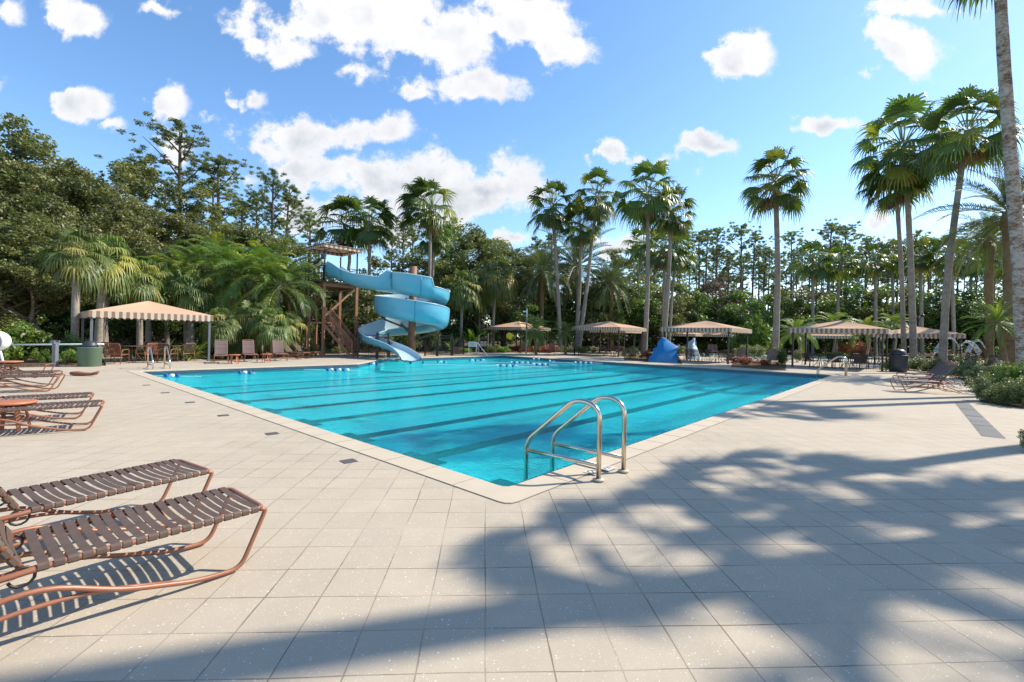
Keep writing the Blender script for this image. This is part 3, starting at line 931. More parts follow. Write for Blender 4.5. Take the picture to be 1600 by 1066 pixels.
def palm(label, Y, bpx, mid, top, rpx, kind, r0=.24, r1=.15, name='fan_palm', mats=('palm', 'petiole', 'dead'), group=PALM_GROUP, flare=1.5, bark='palm_bark', cat='palm tree', rz=None, base_y=None):
    """bpx = column of the foot, mid/top = pixels on the stem, rpx = crown radius in pixels"""
    b = GX(bpx, Y)
    root = thing(name, label, cat, b, 0, group)
    pts = [Vector((0, 0, -.05))] + [P(m[0], m[1], Y) - b for m in mid] + [P(top[0], top[1], Y) - b]
    if len(pts) == 2: pts.insert(1, (pts[0] + pts[1]) / 2 + Vector((.1, 0, 0)))
    trunk_tube(pts, r0, r1, flare).build('trunk', M[bark], root, True)
    s = rpx * Y / F / 2.0
    put_crown(root, kind, pts[-1], s, R.uniform(0, 6.28) if rz is None else rz, mats)
    return root


# ---- the named palms
palm('tall fan palm with one stem, leftmost of the trio beyond the middle of the pool', 50, 876, [(871, 440)], (863, 322), 46, FAN[0])
palm('shorter fan palm in the middle of the trio beyond the pool centre', 50.6, 899, [(906, 440)], (908, 352), 40, FAN[1])
palm('fan palm leaning right, tallest and rightmost of the trio beyond the pool centre', 50, 904, [(918, 440)], (933, 306), 44, FAN[2])
palm('tall fan palm whose foot stands just left of the big blue cover', 41.5, 1007, [(1012, 440)], (1012, 300), 55, FAN[0], rz=2.0)
palm('fan palm leaning right beside the tall palm by the big blue cover', 42.5, 1036, [(1044, 440)], (1050, 328), 42, FAN[2])
palm('low fan palm half hidden behind the stem of the palm by the blue cover', 52, 1036, [(1038, 440)], (1036, 390), 42, FAN[1])
palm('low fan palm rising behind the leaning palm, right of the blue cover palms', 53, 1045, [(1052, 440)], (1060, 395), 34, FAN[2], .16, .12)
palm('small leaning fan palm between the two awnings right of the blue cover', 60, 990, [(998, 440)], (1003, 382), 34, FANS[0], .16, .12)
palm('solitary tall fan palm against open sky between the two nearest right awnings', 38, 1211, [(1215, 420)], (1211, 283), 56, FAN[0], .27, .17, rz=.8)
palm('tallest fan palm with full shaggy crown right of the awning with chairs', 29.8, 1428, [(1424, 440), (1419, 330)], (1411, 228), 78, FAN[2], .205, .13, flare=1.7, rz=1.0)
palm('shorter fan palm with yellowing fronds right behind the tallest shaggy one', 30.6, 1413, [(1409, 440), (1404, 350)], (1399, 280), 58, FAN[1], .14, .11)
palm('fan palm leaning right with bare stem and round crown left of the thick foreground trunk', 25, 1472, [(1480, 440), (1496, 310)], (1511, 204), 70, FAN[0], .19, .12, flare=1.6, rz=4.0)
palm('thick rough trunked palm nearest the right edge, its crown cut off above', 14.2, 1603, [(1590, 390), (1570, 120)], (1558, -112), 92, FAN[0], .185, .135, flare=1.25, bark='big_bark', rz=.3)
# beyond the slide, leaning with the wind
palm('windblown fan palm left of the slide, crown over the tower awning', 44, 541, [(543, 440), (546, 400)], (537, 350), 48, FANW[0], .17, .13)
palm('windblown fan palm standing right behind the tower, right of the first', 41, 571, [(573, 500), (577, 430)], (577, 345), 46, FANW[1], .19, .14)
palm('tallest windblown fan palm rising behind the blue spiral slide', 42, 668, [(671, 440)], (673, 325), 50, FANW[0], .17, .13, rz=.3)
palm('slim fan palm close behind the tallest palm at the slide', 45, 678, [(676, 450)], (678, 368), 34, FANW[1], .15, .12)
# small ones along the back at the right
for i, (bx, tx_, ty, rp, Y, k, lb) in enumerate([
        (1270, 1270, 408, 38, 58, 0, 'smaller straight fan palm rising behind the big right awning, left of its peak'),
        (1306, 1312, 412, 34, 58, 1, 'smaller fan palm with a leaning stem above the peak of the big right awning'),
        (1368, 1368, 408, 36, 55, 0, 'smaller fan palm just left of the tallest shaggy fan palm'),
        (1397, 1394, 398, 30, 60, 1, 'small fan palm whose crown touches the left of the tallest palm stem'),
        (1441, 1438, 400, 34, 55, 0, 'small fan palm between the tallest palm and the leaning one'),
        (1492, 1486, 398, 38, 52, 1, 'small fan palm with rust coloured stem right of the leaning palm'),
        (1514, 1518, 410, 30, 60, 0, 'small fan palm behind the date palm at the right'),
        (1575, 1572, 408, 34, 50, 1, 'small fan palm left of the thick rough trunk at the right edge'),
        (1538, 1540, 390, 30, 62, 0, 'slender fan palm far back left of the thick rough trunk')]):
    palm(lb, Y, bx, [((bx + tx_) / 2, 480)], (tx_, ty), rp, FANS[k], .2, .16, group='smaller fan palms along the back')


def feather(label, Y, bpx, mid, top, rpx, kind, name='feather_palm', mats=('feather', 'petiole'), r0=.16, r1=.11, bark='palm_bark', group=None, bulge=None, base=2.8):
    b = GX(bpx, Y)
    root = thing(name, label, 'palm tree', b, 0, group)
    pts = [Vector((0, 0, -.05))] + [P(m[0], m[1], Y) - b for m in mid] + [P(top[0], top[1], Y) - b]
    if len(pts) == 2: pts.insert(1, (pts[0] + pts[1]) / 2 + Vector((.05, 0, 0)))
    trunk_tube(pts, r0, r1, 1.3, bulge=bulge, rough=.1).build('trunk', M[bark], root, True)
    put_crown(root, kind, pts[-1], rpx * Y / F / base, R.uniform(0, 6.28), mats)
    return root


feather('big date palm with long stiff fronds at the right, behind the thick trunk', 22, 1578, [(1580, 440)], (1580, 330), 110, DATE[0], 'date_palm', ('date', 'petiole'), .3, .28, 'boot_bark', bulge=.5, base=3.3)
feather('date palm with a swollen orange brown head left of the right edge date palm', 34, 1546, [(1546, 450)], (1546, 372), 66, DATE[1], 'date_palm', ('feather', 'petiole'), .25, .24, 'boot_bark', bulge=.6, base=3.3)
feather('large date palm with grey green fronds behind the palm trio', 58, 902, [(902, 480)], (902, 412), 84, DATE[0], 'date_palm', ('date', 'petiole'), .3, .28, 'boot_bark', base=3.3)
feather('date palm left of the palm trio, drooping over the far awning', 55, 846, [(846, 480)], (846, 422), 66, DATE[1], 'date_palm', ('date', 'petiole'), .3, .28, 'boot_bark', base=3.3)
feather('low date palm right of the trio, behind the awning with brown chairs', 56, 955, [(955, 480)], (954, 440), 56, DATE[1], 'date_palm', ('date', 'petiole'), .3, .28, 'boot_bark', base=3.3)
QG = 'feathery palms left of the slide tower'
for (bx, tx_, ty, rp, Y, k, lb) in [
        (292, 288, 432, 72, 31, 0, 'feathery palm above the right end of the left awning'),
        (322, 318, 412, 68, 33, 1, 'feathery palm with upright fronds left of the tallest of its clump'),
        (352, 362, 424, 84, 30, 1, 'large feathery palm in the middle of the clump left of the tower'),
        (378, 392, 432, 78, 29, 0, 'feathery palm with bright drooping fronds in front of the tower stairs side'),
        (430, 436, 444, 84, 28.5, 1, 'bright feathery palm arching over the foot of the tower stairs'),
        (408, 412, 416, 66, 33, 0, 'feathery palm behind the bright arching ones, nearest the tower canopy'),
        (352, 340, 396, 56, 35, 0, 'tall feathery palm at the back of the clump left of the tower'),
        (262, 256, 432, 62, 33, 1, 'low feathery palm just behind the peak of the left awning')]:
    feather(lb, Y, bx, [((bx + tx_) / 2, (560 + ty) / 2)], (tx_, ty), rp, FTH[k], group=QG)
SG = 'cabbage palms round the left awning'
for (bx, m, tx_, ty, rp, Y, k, lb, r) in [
        (116, (118, 480), 121, 398, 47, 20.5, 0, 'cabbage palm with a straight stem at the left front corner of the left awning', .15),
        (152, (157, 480), 166, 404, 48, 23, 1, 'cabbage palm with yellowing fronds behind the left side of the left awning', .17),
        (163, (163, 480), 168, 430, 40, 24, 0, 'cabbage palm close right of the yellowing one behind the left awning', .17),
        (218, (218, 500), 214, 436, 42, 25, 1, 'yellow green cabbage palm whose stem stands under the left awning peak', .15),
        (232, (232, 500), 234, 440, 40, 26.5, 0, 'cabbage palm behind the left awning, second stem right of its peak', .15),
        (300, (299, 520), 297, 452, 40, 27, 0, 'cabbage palm at the right end of the left awning', .17)]:
    palm(lb, Y, bx, [m], (tx_, ty), rp, SAB[k], r, r * .9, 'cabbage_palm', ('sabal', 'petiole', 'dead'), SG)
palm('cabbage palm right of the slide with a slim grey stem', 44, 720, [(721, 500)], (722, 450), 36, SAB[0], .15, .13, 'cabbage_palm', ('sabal', 'petiole', 'dead'), 'cabbage palms between slide and far awning')
palm('cabbage palm left of the far awning, behind its left edge', 46, 771, [(771, 500)], (775, 436), 38, SAB[1], .15, .13, 'cabbage_palm', ('sabal', 'petiole', 'dead'), 'cabbage palms between slide and far awning')
palm('dark cabbage palm between the two others right of the slide', 50, 748, [(749, 500)], (749, 462), 34, SAB[0], .15, .13, 'cabbage_palm', ('palm', 'petiole', 'dead'), 'cabbage palms between slide and far awning')

# low clumping fan palms at the deck edge
for (x, y, rp, Y, k, lb) in [(344, 508, 31, 24.5, 0, 'low fan palm behind the leftmost upright lounger'), (398, 496, 34, 26, 1, 'bushy low fan palm behind the gap between the upright loungers'),
                             (424, 508, 32, 25.5, 0, 'bushy low fan palm behind the rightmost full upright lounger'), (372, 522, 28, 26, 1, 'smallest low fan palm of the clump behind the upright loungers'),
                             (446, 508, 30, 27, 1, 'low fan palm nearest the tower stairs')]:
    b = GX(x, Y); root = thing('low_fan_palm', lb, 'palm', b, 0, 'low fan palms behind the upright loungers')
    top = P(x, y, Y) - b
    trunk_tube([(0, 0, 0), (0.05, 0, top.z * .5), top], .13, .12, 1.1, rough=.15).build('trunk', M['boot_bark'], root, True)
    put_crown(root, SAB[k], top, rp * Y / F / 1.9, R.uniform(0, 6), ('sabal', 'petiole', 'dead'))
for (x, y, rp, Y, lb) in [(1245, 518, 40, 42, 'bushy green palm behind the left posts of the awning with chairs'), (1352, 514, 36, 40, 'bushy green palm behind the right posts of the awning with chairs'),
                          (1300, 505, 34, 50, 'bushy green palm far behind the awning with chairs'), (1395, 505, 30, 46, 'bushy green palm left of the tallest palm stem')]:
    b = GX(x, Y); root = thing('low_feather_palm', lb, 'palm', b, 0, 'bushy palms behind the awning with chairs')
    top = P(x, y, Y) - b
    trunk_tube([(0, 0, 0), (.3, 0, top.z * .6), top], .1, .09, 1.1, rough=.1).build('trunk', M['palm_bark'], root, True)
    put_crown(root, FTH[0], top, rp * Y / F / 2.8, R.uniform(0, 6), ('feather', 'petiole'))
feather('small leaning pygmy date palm with bright fronds in the right planting bed', 21, 1578, [(1566, 545)], (1558, 503), 46, DATE[0], 'pygmy_palm', ('feather', 'petiole'), .12, .1, 'boot_bark', base=3.3)
feather('pygmy date palm with grassy fronds in front of the far awning', 39, 838, [(836, 540)], (836, 516), 34, DATE[1], 'pygmy_palm', ('feather', 'petiole'), .1, .08, 'boot_bark', base=3.3)
feather('pygmy date palm right of the lamp post by the far awning', 40, 884, [(884, 535)], (884, 520), 26, DATE[0], 'pygmy_palm', ('feather', 'petiole'), .1, .08, 'boot_bark', base=3.3)

# palms standing outside the picture on the right whose shadows cross the paving
def shadow_palm(sx_, sy_, H, lb, kind, rs=1.15, lean=(0, 0), r=.22):
    """foot placed so that the crown throws its shadow on (sx_, sy_)"""
    k = H / math.tan(SUN_EL); c = Vector((sx_ + math.cos(SUN_AZ) * k, sy_ + math.sin(SUN_AZ) * k, H))
    b = Vector((c.x + lean[0], c.y + lean[1], 0))
    root = thing('fan_palm', lb, 'palm tree', b, 0, PALM_GROUP)
    trunk_tube([(0, 0, -.05), Vector((-lean[0] * .3, -lean[1] * .3, H * .5)), c - b], r, .14, 1.5).build('trunk', M['palm_bark'], root, True)
    put_crown(root, kind, c - b, rs, R.uniform(0, 6.28))
    return root


LIGHTFAN = [fan_crown(2.0, 18, -.5, 1.3, 6), fan_crown(2.0, 20, -.6, 1.3, 5)]
SHADOWS = [(1.35, 3.45, 11.5, LIGHTFAN[0], .70, 'falling just right of the near rail'), (3.1, 5.0, 11, LIGHTFAN[1], .75, 'falling on the paving beyond the near rail'), (2.5, 2.1, 13, LIGHTFAN[0], .66, 'on the paving at the lower right'),
           (5.3, 10.0, 13, LIGHTFAN[1], .85, 'on the coping at the right pool edge'), (5.0, 3.9, 12, LIGHTFAN[0], .8, 'on the paving before the small cut bush'), (-7.6, .2, 19, FAN[1], 1.0, 'crossing the foreground towards the lower left corner')]
for i, (x, y, H, k, s, lb) in enumerate(SHADOWS):
    shadow_palm(x, y, H, 'fan palm outside the picture, its shadow ' + lb, k, s, (R.uniform(-.5, 1.0), R.uniform(-.6, .6)), .24)
# ------------------------------------------------------------------ trees and shrubs
def as_mesh(mb, name='trunk'):
    me = bpy.data.meshes.new(name); me.from_pydata(mb.v, [], mb.f); me.update()
    me.polygons.foreach_set('use_smooth', [True] * len(me.polygons)); return me


OAKS = []
for (H, W, nc, lean, rt) in ((12, 5.2, 120, .4, .27), (12, 4.4, 105, -.6, .24), (12, 5.8, 130, .9, .3), (12, 3.4, 80, .1, .2)):
    a, b = make_broadleaf(H, W, int(nc * 1.25), 165, .105, .3, 'oak', lean, rt=rt); OAKS.append((as_mesh(a), b))
PINES = []
for (H, W, bare, nl) in ((20, 3.0, .50, 20), (20, 2.4, .62, 15), (20, 2.2, .70, 12), (20, 2.7, .58, 17), (20, 3.6, .42, 26)):
    a, b = make_pine(H, W, bare, nl, 10, 46, .13); PINES.append((as_mesh(a), b))


def place(name, parts, mats, label, cat, loc, sc, rz, group=None, names=('trunk', 'crown')):
    root = thing(name, label, cat, loc, rz, group); root.scale = sc
    for me, mt, nm in zip(parts, mats, names):
        if len(me.materials) == 0: me.materials.append(M[mt])
        o = bpy.data.objects.new(nm, me); col.objects.link(o); o.parent = root
        if me.materials[0] is not M[mt]:
            o.material_slots[0].link = 'OBJECT'; o.material_slots[0].material = M[mt]
    return root


def htop(px, ty, Y): return EYE + un(px, ty)[1] * Y


ORD = ['leftmost', 'second from the left', 'third from the left', 'fourth from the left', 'fifth from the left', 'sixth from the left', 'seventh from the left', 'eighth from the left',
       'ninth from the left', 'tenth from the left', 'eleventh from the left', 'twelfth from the left', 'thirteenth from the left', 'fourteenth from the left', 'fifteenth from the left',
       'sixteenth from the left', 'seventeenth from the left', 'eighteenth from the left', 'nineteenth from the left', 'twentieth from the left', 'twenty first', 'twenty second', 'twenty third', 'twenty fourth', 'twenty fifth', 'twenty sixth', 'twenty seventh', 'twenty eighth', 'twenty ninth', 'thirtieth']
OG = 'oaks of the wood behind the left awning'
for (bx, ty, Y, k, w, lb) in [
        (14, 192, 32, 1, 1.0, 'tall oak at the left edge, highest crown of the left wood'),
        (-70, 215, 32, 0, 1.1, 'oak cut by the left edge of the picture'),
        (70, 240, 32, 0, .9, 'oak with a ragged top right of the highest one at the left edge'),
        (112, 268, 33, 2, .85, 'oak with a rounded crown third from the left edge'),
        (47, 330, 25, 3, 1.4, 'oak with leaning grey trunk behind the bright green bush at left'),
        (66, 355, 24.5, 1, 1.25, 'oak with pale leaning trunk just left of the cabbage palm corner'),
        (-25, 345, 23, 0, 1.1, 'low spreading oak at the far left over the loungers'),
        (160, 300, 36, 1, 1.0, 'oak between the left edge crowns and the pine like rounded crown'),
        (205, 262, 44, 2, 1.0, 'rounded dense oak left of the tallest open pine'),
        (236, 315, 40, 0, 1.1, 'oak filling the gap below the tallest open pine'),
        (292, 338, 43, 1, 1.2, 'oak below the tallest pine, right side'),
        (344, 352, 46, 2, 1.1, 'oak below the double stemmed pine'),
        (400, 356, 48, 0, 1.1, 'oak behind the feathery palms, left of the tower awning'),
        (452, 378, 50, 1, 1.1, 'oak just left of the tower awning'),
        (612, 395, 50, 3, 1.5, 'narrow dark oak between the second windblown palm and the slide column'),
        (716, 352, 56, 0, 1.1, 'broad oak right of the tallest windblown palm'),
        (745, 366, 57, 1, 1.1, 'oak on the right flank of the broad one behind the slide'),
        (788, 380, 62, 2, 1.0, 'oak behind the far awning, left of the date palms'),
        (830, 388, 66, 0, 1.1, 'oak behind the left date palm'),
        (692, 400, 52, 3, 1.6, 'low oak directly right of the slide'),
        (960, 402, 66, 1, 1.0, 'oak right of the palm trio'),
        (560, 430, 52, 1, 1.3, 'low oak behind the slide chute'),
        (885, 420, 64, 2, 1.0, 'low oak behind the palm trio stems'),
        (930, 425, 62, 1, 1.1, 'low dark oak behind the grey green date palm')]:
    b = GX(bx, Y); H = htop(bx, ty, Y)
    place('oak_tree', OAKS[k], ('oak_bark', 'oak'), lb, 'tree', b, (H / 12 * w, H / 12 * w, H / 12), R.uniform(0, 6.28) if k != 3 else .5, OG if bx < 480 else 'oaks behind the slide and far awnings')

# named pines
PG = 'pines rising over the left wood'
for (bx, ty, Y, k, w, lb) in [
        (282, 178, 50, 0, 1.25, 'tallest pine with open wind shaped crown, highest point of the left wood'),
        (336, 226, 50, 3, 1.1, 'pine with a full round crown right of the tallest pine'),
        (330, 262, 56, 1, 1.0, 'thin pine behind the full round crowned pine'),
        (205, 236, 52, 4, 1.0, 'broad dark pine left of the tallest pine'),
        (426, 254, 55, 0, .95, 'pine with pointed crown left of the tower awning'),
        (448, 278, 58, 3, .95, 'pine just right of the pointed one left of the tower awning'),
        (398, 286, 60, 4, .8, 'pine between the round crowned pine and the pointed one'),
        (478, 316, 60, 1, .95, 'thin pine whose stem passes the left corner of the tower awning'),
        (497, 350, 62, 2, 1.0, 'short pine right behind the tower awning'),
        (372, 300, 58, 3, .9, 'pine lower right of the full round crowned pine'),
        (625, 328, 62, 4, .8, 'dark pine between the windblown palms and the tallest palm at the slide'),
        (612, 352, 66, 1, .9, 'thin pine left of the dark pine above the slide'),
        (642, 345, 66, 2, .9, 'thin pine right of the dark pine above the slide'),
        (700, 330, 66, 0, .9, 'pine right of the tallest windblown palm at the slide'),
        (770, 368, 70, 0, .8, 'pine above the far awning'),
        (836, 360, 72, 3, .8, 'pine left of the palm trio'),
        (859, 352, 74, 2, .9, 'thin pine seen between the first two palms of the trio')]:
    b = GX(bx, Y); H = htop(bx, ty, Y) * .93
    place('pine_tree', PINES[k], ('pine_bark', 'pine'), lb, 'tree', b, (H / 20 * w * 1.1, H / 20 * w * 1.1, H / 20), R.uniform(0, 6.28), PG)

# long row of pines at the right, each its own thing
SECT = [(940, 1080, 'behind the blue cover'), (1080, 1205, 'left of the solitary palm'), (1205, 1330, 'right of the solitary palm'), (1330, 1470, 'behind the tall shaggy palms'), (1470, 1640, 'behind the right edge palms')]
want = [(1022, 372), (985, 378), (1050, 380), (1086, 362), (1101, 360), (1120, 357), (1158, 352), (1172, 366), (1140, 392), (1196, 388), (1232, 362), (1290, 350), (1322, 352), (1258, 392), (1212, 400),
        (1352, 372), (1380, 380), (1410, 390), (1445, 372), (1465, 385), (1490, 370), (1520, 380), (1550, 378), (1590, 385), (1180, 410), (1130, 405), (1070, 400), (1305, 378), (1240, 405), (1340, 395), (1430, 365), (1005, 398), (965, 392),
        (1536, 352), (1600, 360)]
for j in range(62):
    want.append((950 + 700 * ((j * .6180339) % 1), R.uniform(378, 440)))
rows = {s[2]: [] for s in SECT}
for (x, y) in want:
    for a, b_, s in SECT:
        if a <= x < b_ or (s == SECT[-1][2] and x >= b_): rows[s].append((x, y)); break
for s, lst in rows.items():
    lst.sort()
    for i, (x, y) in enumerate(lst):
        Y = R.uniform(72, 92) if y < 384 else R.uniform(84, 125)
        H = htop(x, y, Y); k = R.choice([0, 1, 2, 3, 1, 2]); w = R.uniform(.75, 1.0)
        b = GX(x + R.uniform(-8, 8), Y)
        place('pine_tree', PINES[k], ('pine_bark', 'pine'), 'slender back row pine %s, %s' % (s, ORD[i]), 'tree', b, (20 / 20 * w * 1.15, w * 1.15, H / 20), R.uniform(0, 6.28), 'pines of the back row at right')

# small under-storey trees
SM = []
for (H, W, nc) in ((6, 3.0, 60), (6, 2.4, 50)):
    a, b = make_broadleaf(H, W, nc, 130, .12, .18, rt=.09); SM.append((as_mesh(a), b))
US = [(470, 480, 44), (505, 470, 46), (545, 490, 44), (590, 480, 48), (650, 500, 46), (690, 480, 48), (735, 470, 52), (790, 450, 52), (820, 470, 50), (860, 455, 58), (895, 470, 58), (925, 465, 56), (950, 470, 56), (975, 440, 62), (1000, 450, 60), (1030, 455, 60), (1060, 440, 66),
      (1078, 455, 64), (1105, 440, 68), (1125, 430, 70), (1150, 455, 62), (1178, 470, 58), (1200, 460, 62), (1230, 450, 66), (1250, 470, 62), (1275, 455, 68), (1290, 470, 60), (1310, 455, 66), (1335, 445, 66), (1360, 455, 62), (1385, 450, 64), (1415, 445, 64),
      (1440, 460, 60), (1465, 450, 62), (1490, 460, 60), (1515, 455, 58), (1540, 465, 56), (1570, 460, 56), (1600, 455, 54),
      (10, 440, 30), (90, 455, 32), (135, 460, 33), (190, 465, 32), (250, 460, 34), (320, 470, 36), (380, 470, 36), (430, 475, 38), (60, 420, 36), (-30, 450, 28), (205, 430, 38), (275, 440, 38), (165, 440, 36)]
US.sort()


def where(x):
    for lim, s in ((110, 'left of the left awning'), (330, 'behind the left awning'), (470, 'behind the upright loungers'), (600, 'behind the slide tower'), (700, 'behind the spiral slide'), (880, 'behind the far awning'), (1030, 'behind the awning with brown chairs'),
                   (1180, 'behind the second right awning'), (1400, 'behind the big right awning')):
        if x < lim: return s
    return 'behind the right planting bed'


cnt = {}
for (x, y, Y) in US:
    s = where(x); i = cnt.get(s, 0); cnt[s] = i + 1
    H = htop(x, y, Y); w = R.uniform(.9, 1.25)
    dry = 1095 < x < 1130 or x in (1275,)
    place('small_tree', SM[R.randint(0, 1)], ('oak_bark', 'dry' if dry else R.choice(['oak', 'shrub', 'shrub'])), ('brown ' if dry else 'green ') + 'small tree %s, %s' % (s, ORD[i]), 'tree', GX(x, Y),
          (H / 6 * w, H / 6 * w, H / 6), R.uniform(0, 6), 'small trees under the pines')

# far wood that reads as one mass, behind everything
cs, rs, tc = [], [], []
for k in range(860):
    x = R.uniform(-150, 1760); left = x < 620
    Y = R.uniform(52, 66) if left else R.uniform(95, 132)
    b = GX(x, Y); hmax = 9 if left else 15.0
    cs.append((b.x, b.y, R.uniform(0.1, 1) * hmax * R.uniform(.5, 1))); rs.append(R.uniform(1.3, 2.6)); tc.append(R.random() * .8)
V, Q, T = clumps(cs, rs, 130, .30, .6, .8, .2, tc)
w = link('distant_wood', np_mesh('distant_wood', V, Q, T), M['oak']); tag(w, 'far off dark wood closing the view behind the pines', 'wood', kind='stuff')
cs, rs, tc = [], [], []
for k in range(260):
    x = R.uniform(700, 1760); Y = R.uniform(60, 74); b = GX(x, Y)
    cs.append((b.x, b.y, R.uniform(0.1, 1) * 3.0)); rs.append(R.uniform(.9, 1.6)); tc.append(R.random() * .7)
V, Q, T = clumps(cs, rs, 110, .22, .6, .8, .2, tc)
w = link('hedge_mass', np_mesh('hedge_mass', V, Q, T), M['shrub']); tag(w, 'dark continuous hedge and undergrowth behind the right awnings', 'hedge', kind='stuff')
cs, rs, tc = [], [], []
for k in range(330):
    x = R.uniform(-150, 640); Y = R.uniform(36, 48); b = GX(x, Y)
    cs.append((b.x, b.y, R.uniform(0.1, 1) * 5.5)); rs.append(R.uniform(.8, 1.6)); tc.append(R.random() * .6)
V, Q, T = clumps(cs, rs, 170, .17, .6, .8, .2, tc)
w = link('undergrowth', np_mesh('undergrowth', V, Q, T), M['oak']); tag(w, 'dark tangled undergrowth below the left wood', 'undergrowth', kind='stuff')


# ---- shrubs
def make_shrub(nc=26, per=110, leaf=.055, squash=.8, aspect=.42):
    mb = MB(); cs, rs, tc = [], [], []
    for k in range(nc):
        d = unit(1)[0]; r = R.uniform(.3, .8)
        p = Vector((d[0] * r, d[1] * r, .12 + abs(d[2]) * r * 1.0 + .1)); cs.append(tuple(p)); rs.append(R.uniform(.18, .36)); tc.append(R.random())
        if k % 3 == 0: limb(mb, (R.uniform(-.1, .1), R.uniform(-.1, .1), 0), p, .02, .006, .15, 4, 4)
    V, Q, T = clumps(cs, rs, per, leaf, aspect, squash, .25, tc)
    return as_mesh(mb, 'stems'), np_mesh('leaves', V, Q, T)


SH = [make_shrub(), make_shrub(30, 120, .05), make_shrub(22, 150, .038, .7, .5), make_shrub(34, 100, .085, .9, .35)]


def shrub(label, x, by, w_px, h_px, k, mat, name='shrub', group=None, Y=None, cat='shrub', rz=None, loc=None):
    b = G(x, by) if Y is None else GX(x, Y)
    Y = b.y; s = w_px * Y / F / 2; h = h_px * Y / F
    return place(name, SH[k], ('oak_bark', mat), label, cat, b, (s, s, h * .9), R.uniform(0, 6.28) if rz is None else rz, group, ('stems', 'leaves'))


shrub('bright green leafy bush behind the white pole at the left', 30, 567.5, 86, 66, 3, 'bright')
shrub('bright green upright bush at the left edge behind the white ball', -14, 569, 80, 60, 3, 'bright')
shrub('yellow green low bush between the grey post and the green bin', 104, 568.5, 44, 26, 2, 'bright')
shrub('yellow green low bush left of the grey post', 66, 568.5, 34, 28, 2, 'bright')
shrub('dark green bush behind the green bin', 118, 566, 60, 46, 1, 'shrub')
for i, x in enumerate(range(200, 262, 15)):
    shrub('clipped bright hedge plant under the left awning, %s of its row' % ORD[i], x, 563, 26, 24, 2, 'bright', 'hedge_plant', 'clipped hedge under the left awning')
# strappy lilies by the left awning
def lily(label, x, by, wpx, n=46, mat='bright', cat='plant', name='strap_leaf_plant', H=1.0, wid=.05, group=None):
    b = G(x, by); s = wpx * b.y / F / 2
    V, Q, T = [], [], []
    for k in range(n):
        az = k * 2.4 + R.uniform(-.3, .3); el = R.uniform(.35, 1.4); d = Vector((math.cos(az), math.sin(az), 0)); sd = Vector((-math.sin(az), math.cos(az), 0)); L = s * R.uniform(.75, 1.25)
        p = Vector((0, 0, .05)); e = el; prev = None; tn = R.random()
        for i in range(6):
            w = wid * (1 - abs(i / 5 - .35) * 1.2) + .004
            a, c = p - sd * w, p + sd * w
            if prev: j = len(V); V += [prev[0], prev[1], c, a]; Q.append((j, j + 1, j + 2, j + 3)); T.append(tn)
            prev = (a, c); p = p + (d * math.cos(e) + Vector((0, 0, math.sin(e) * H))) * L / 5; e -= .22
    o = link(name, np_mesh(name, [tuple(v) for v in V], Q, T), M[mat], loc=b); return tag(o, label, cat, group)


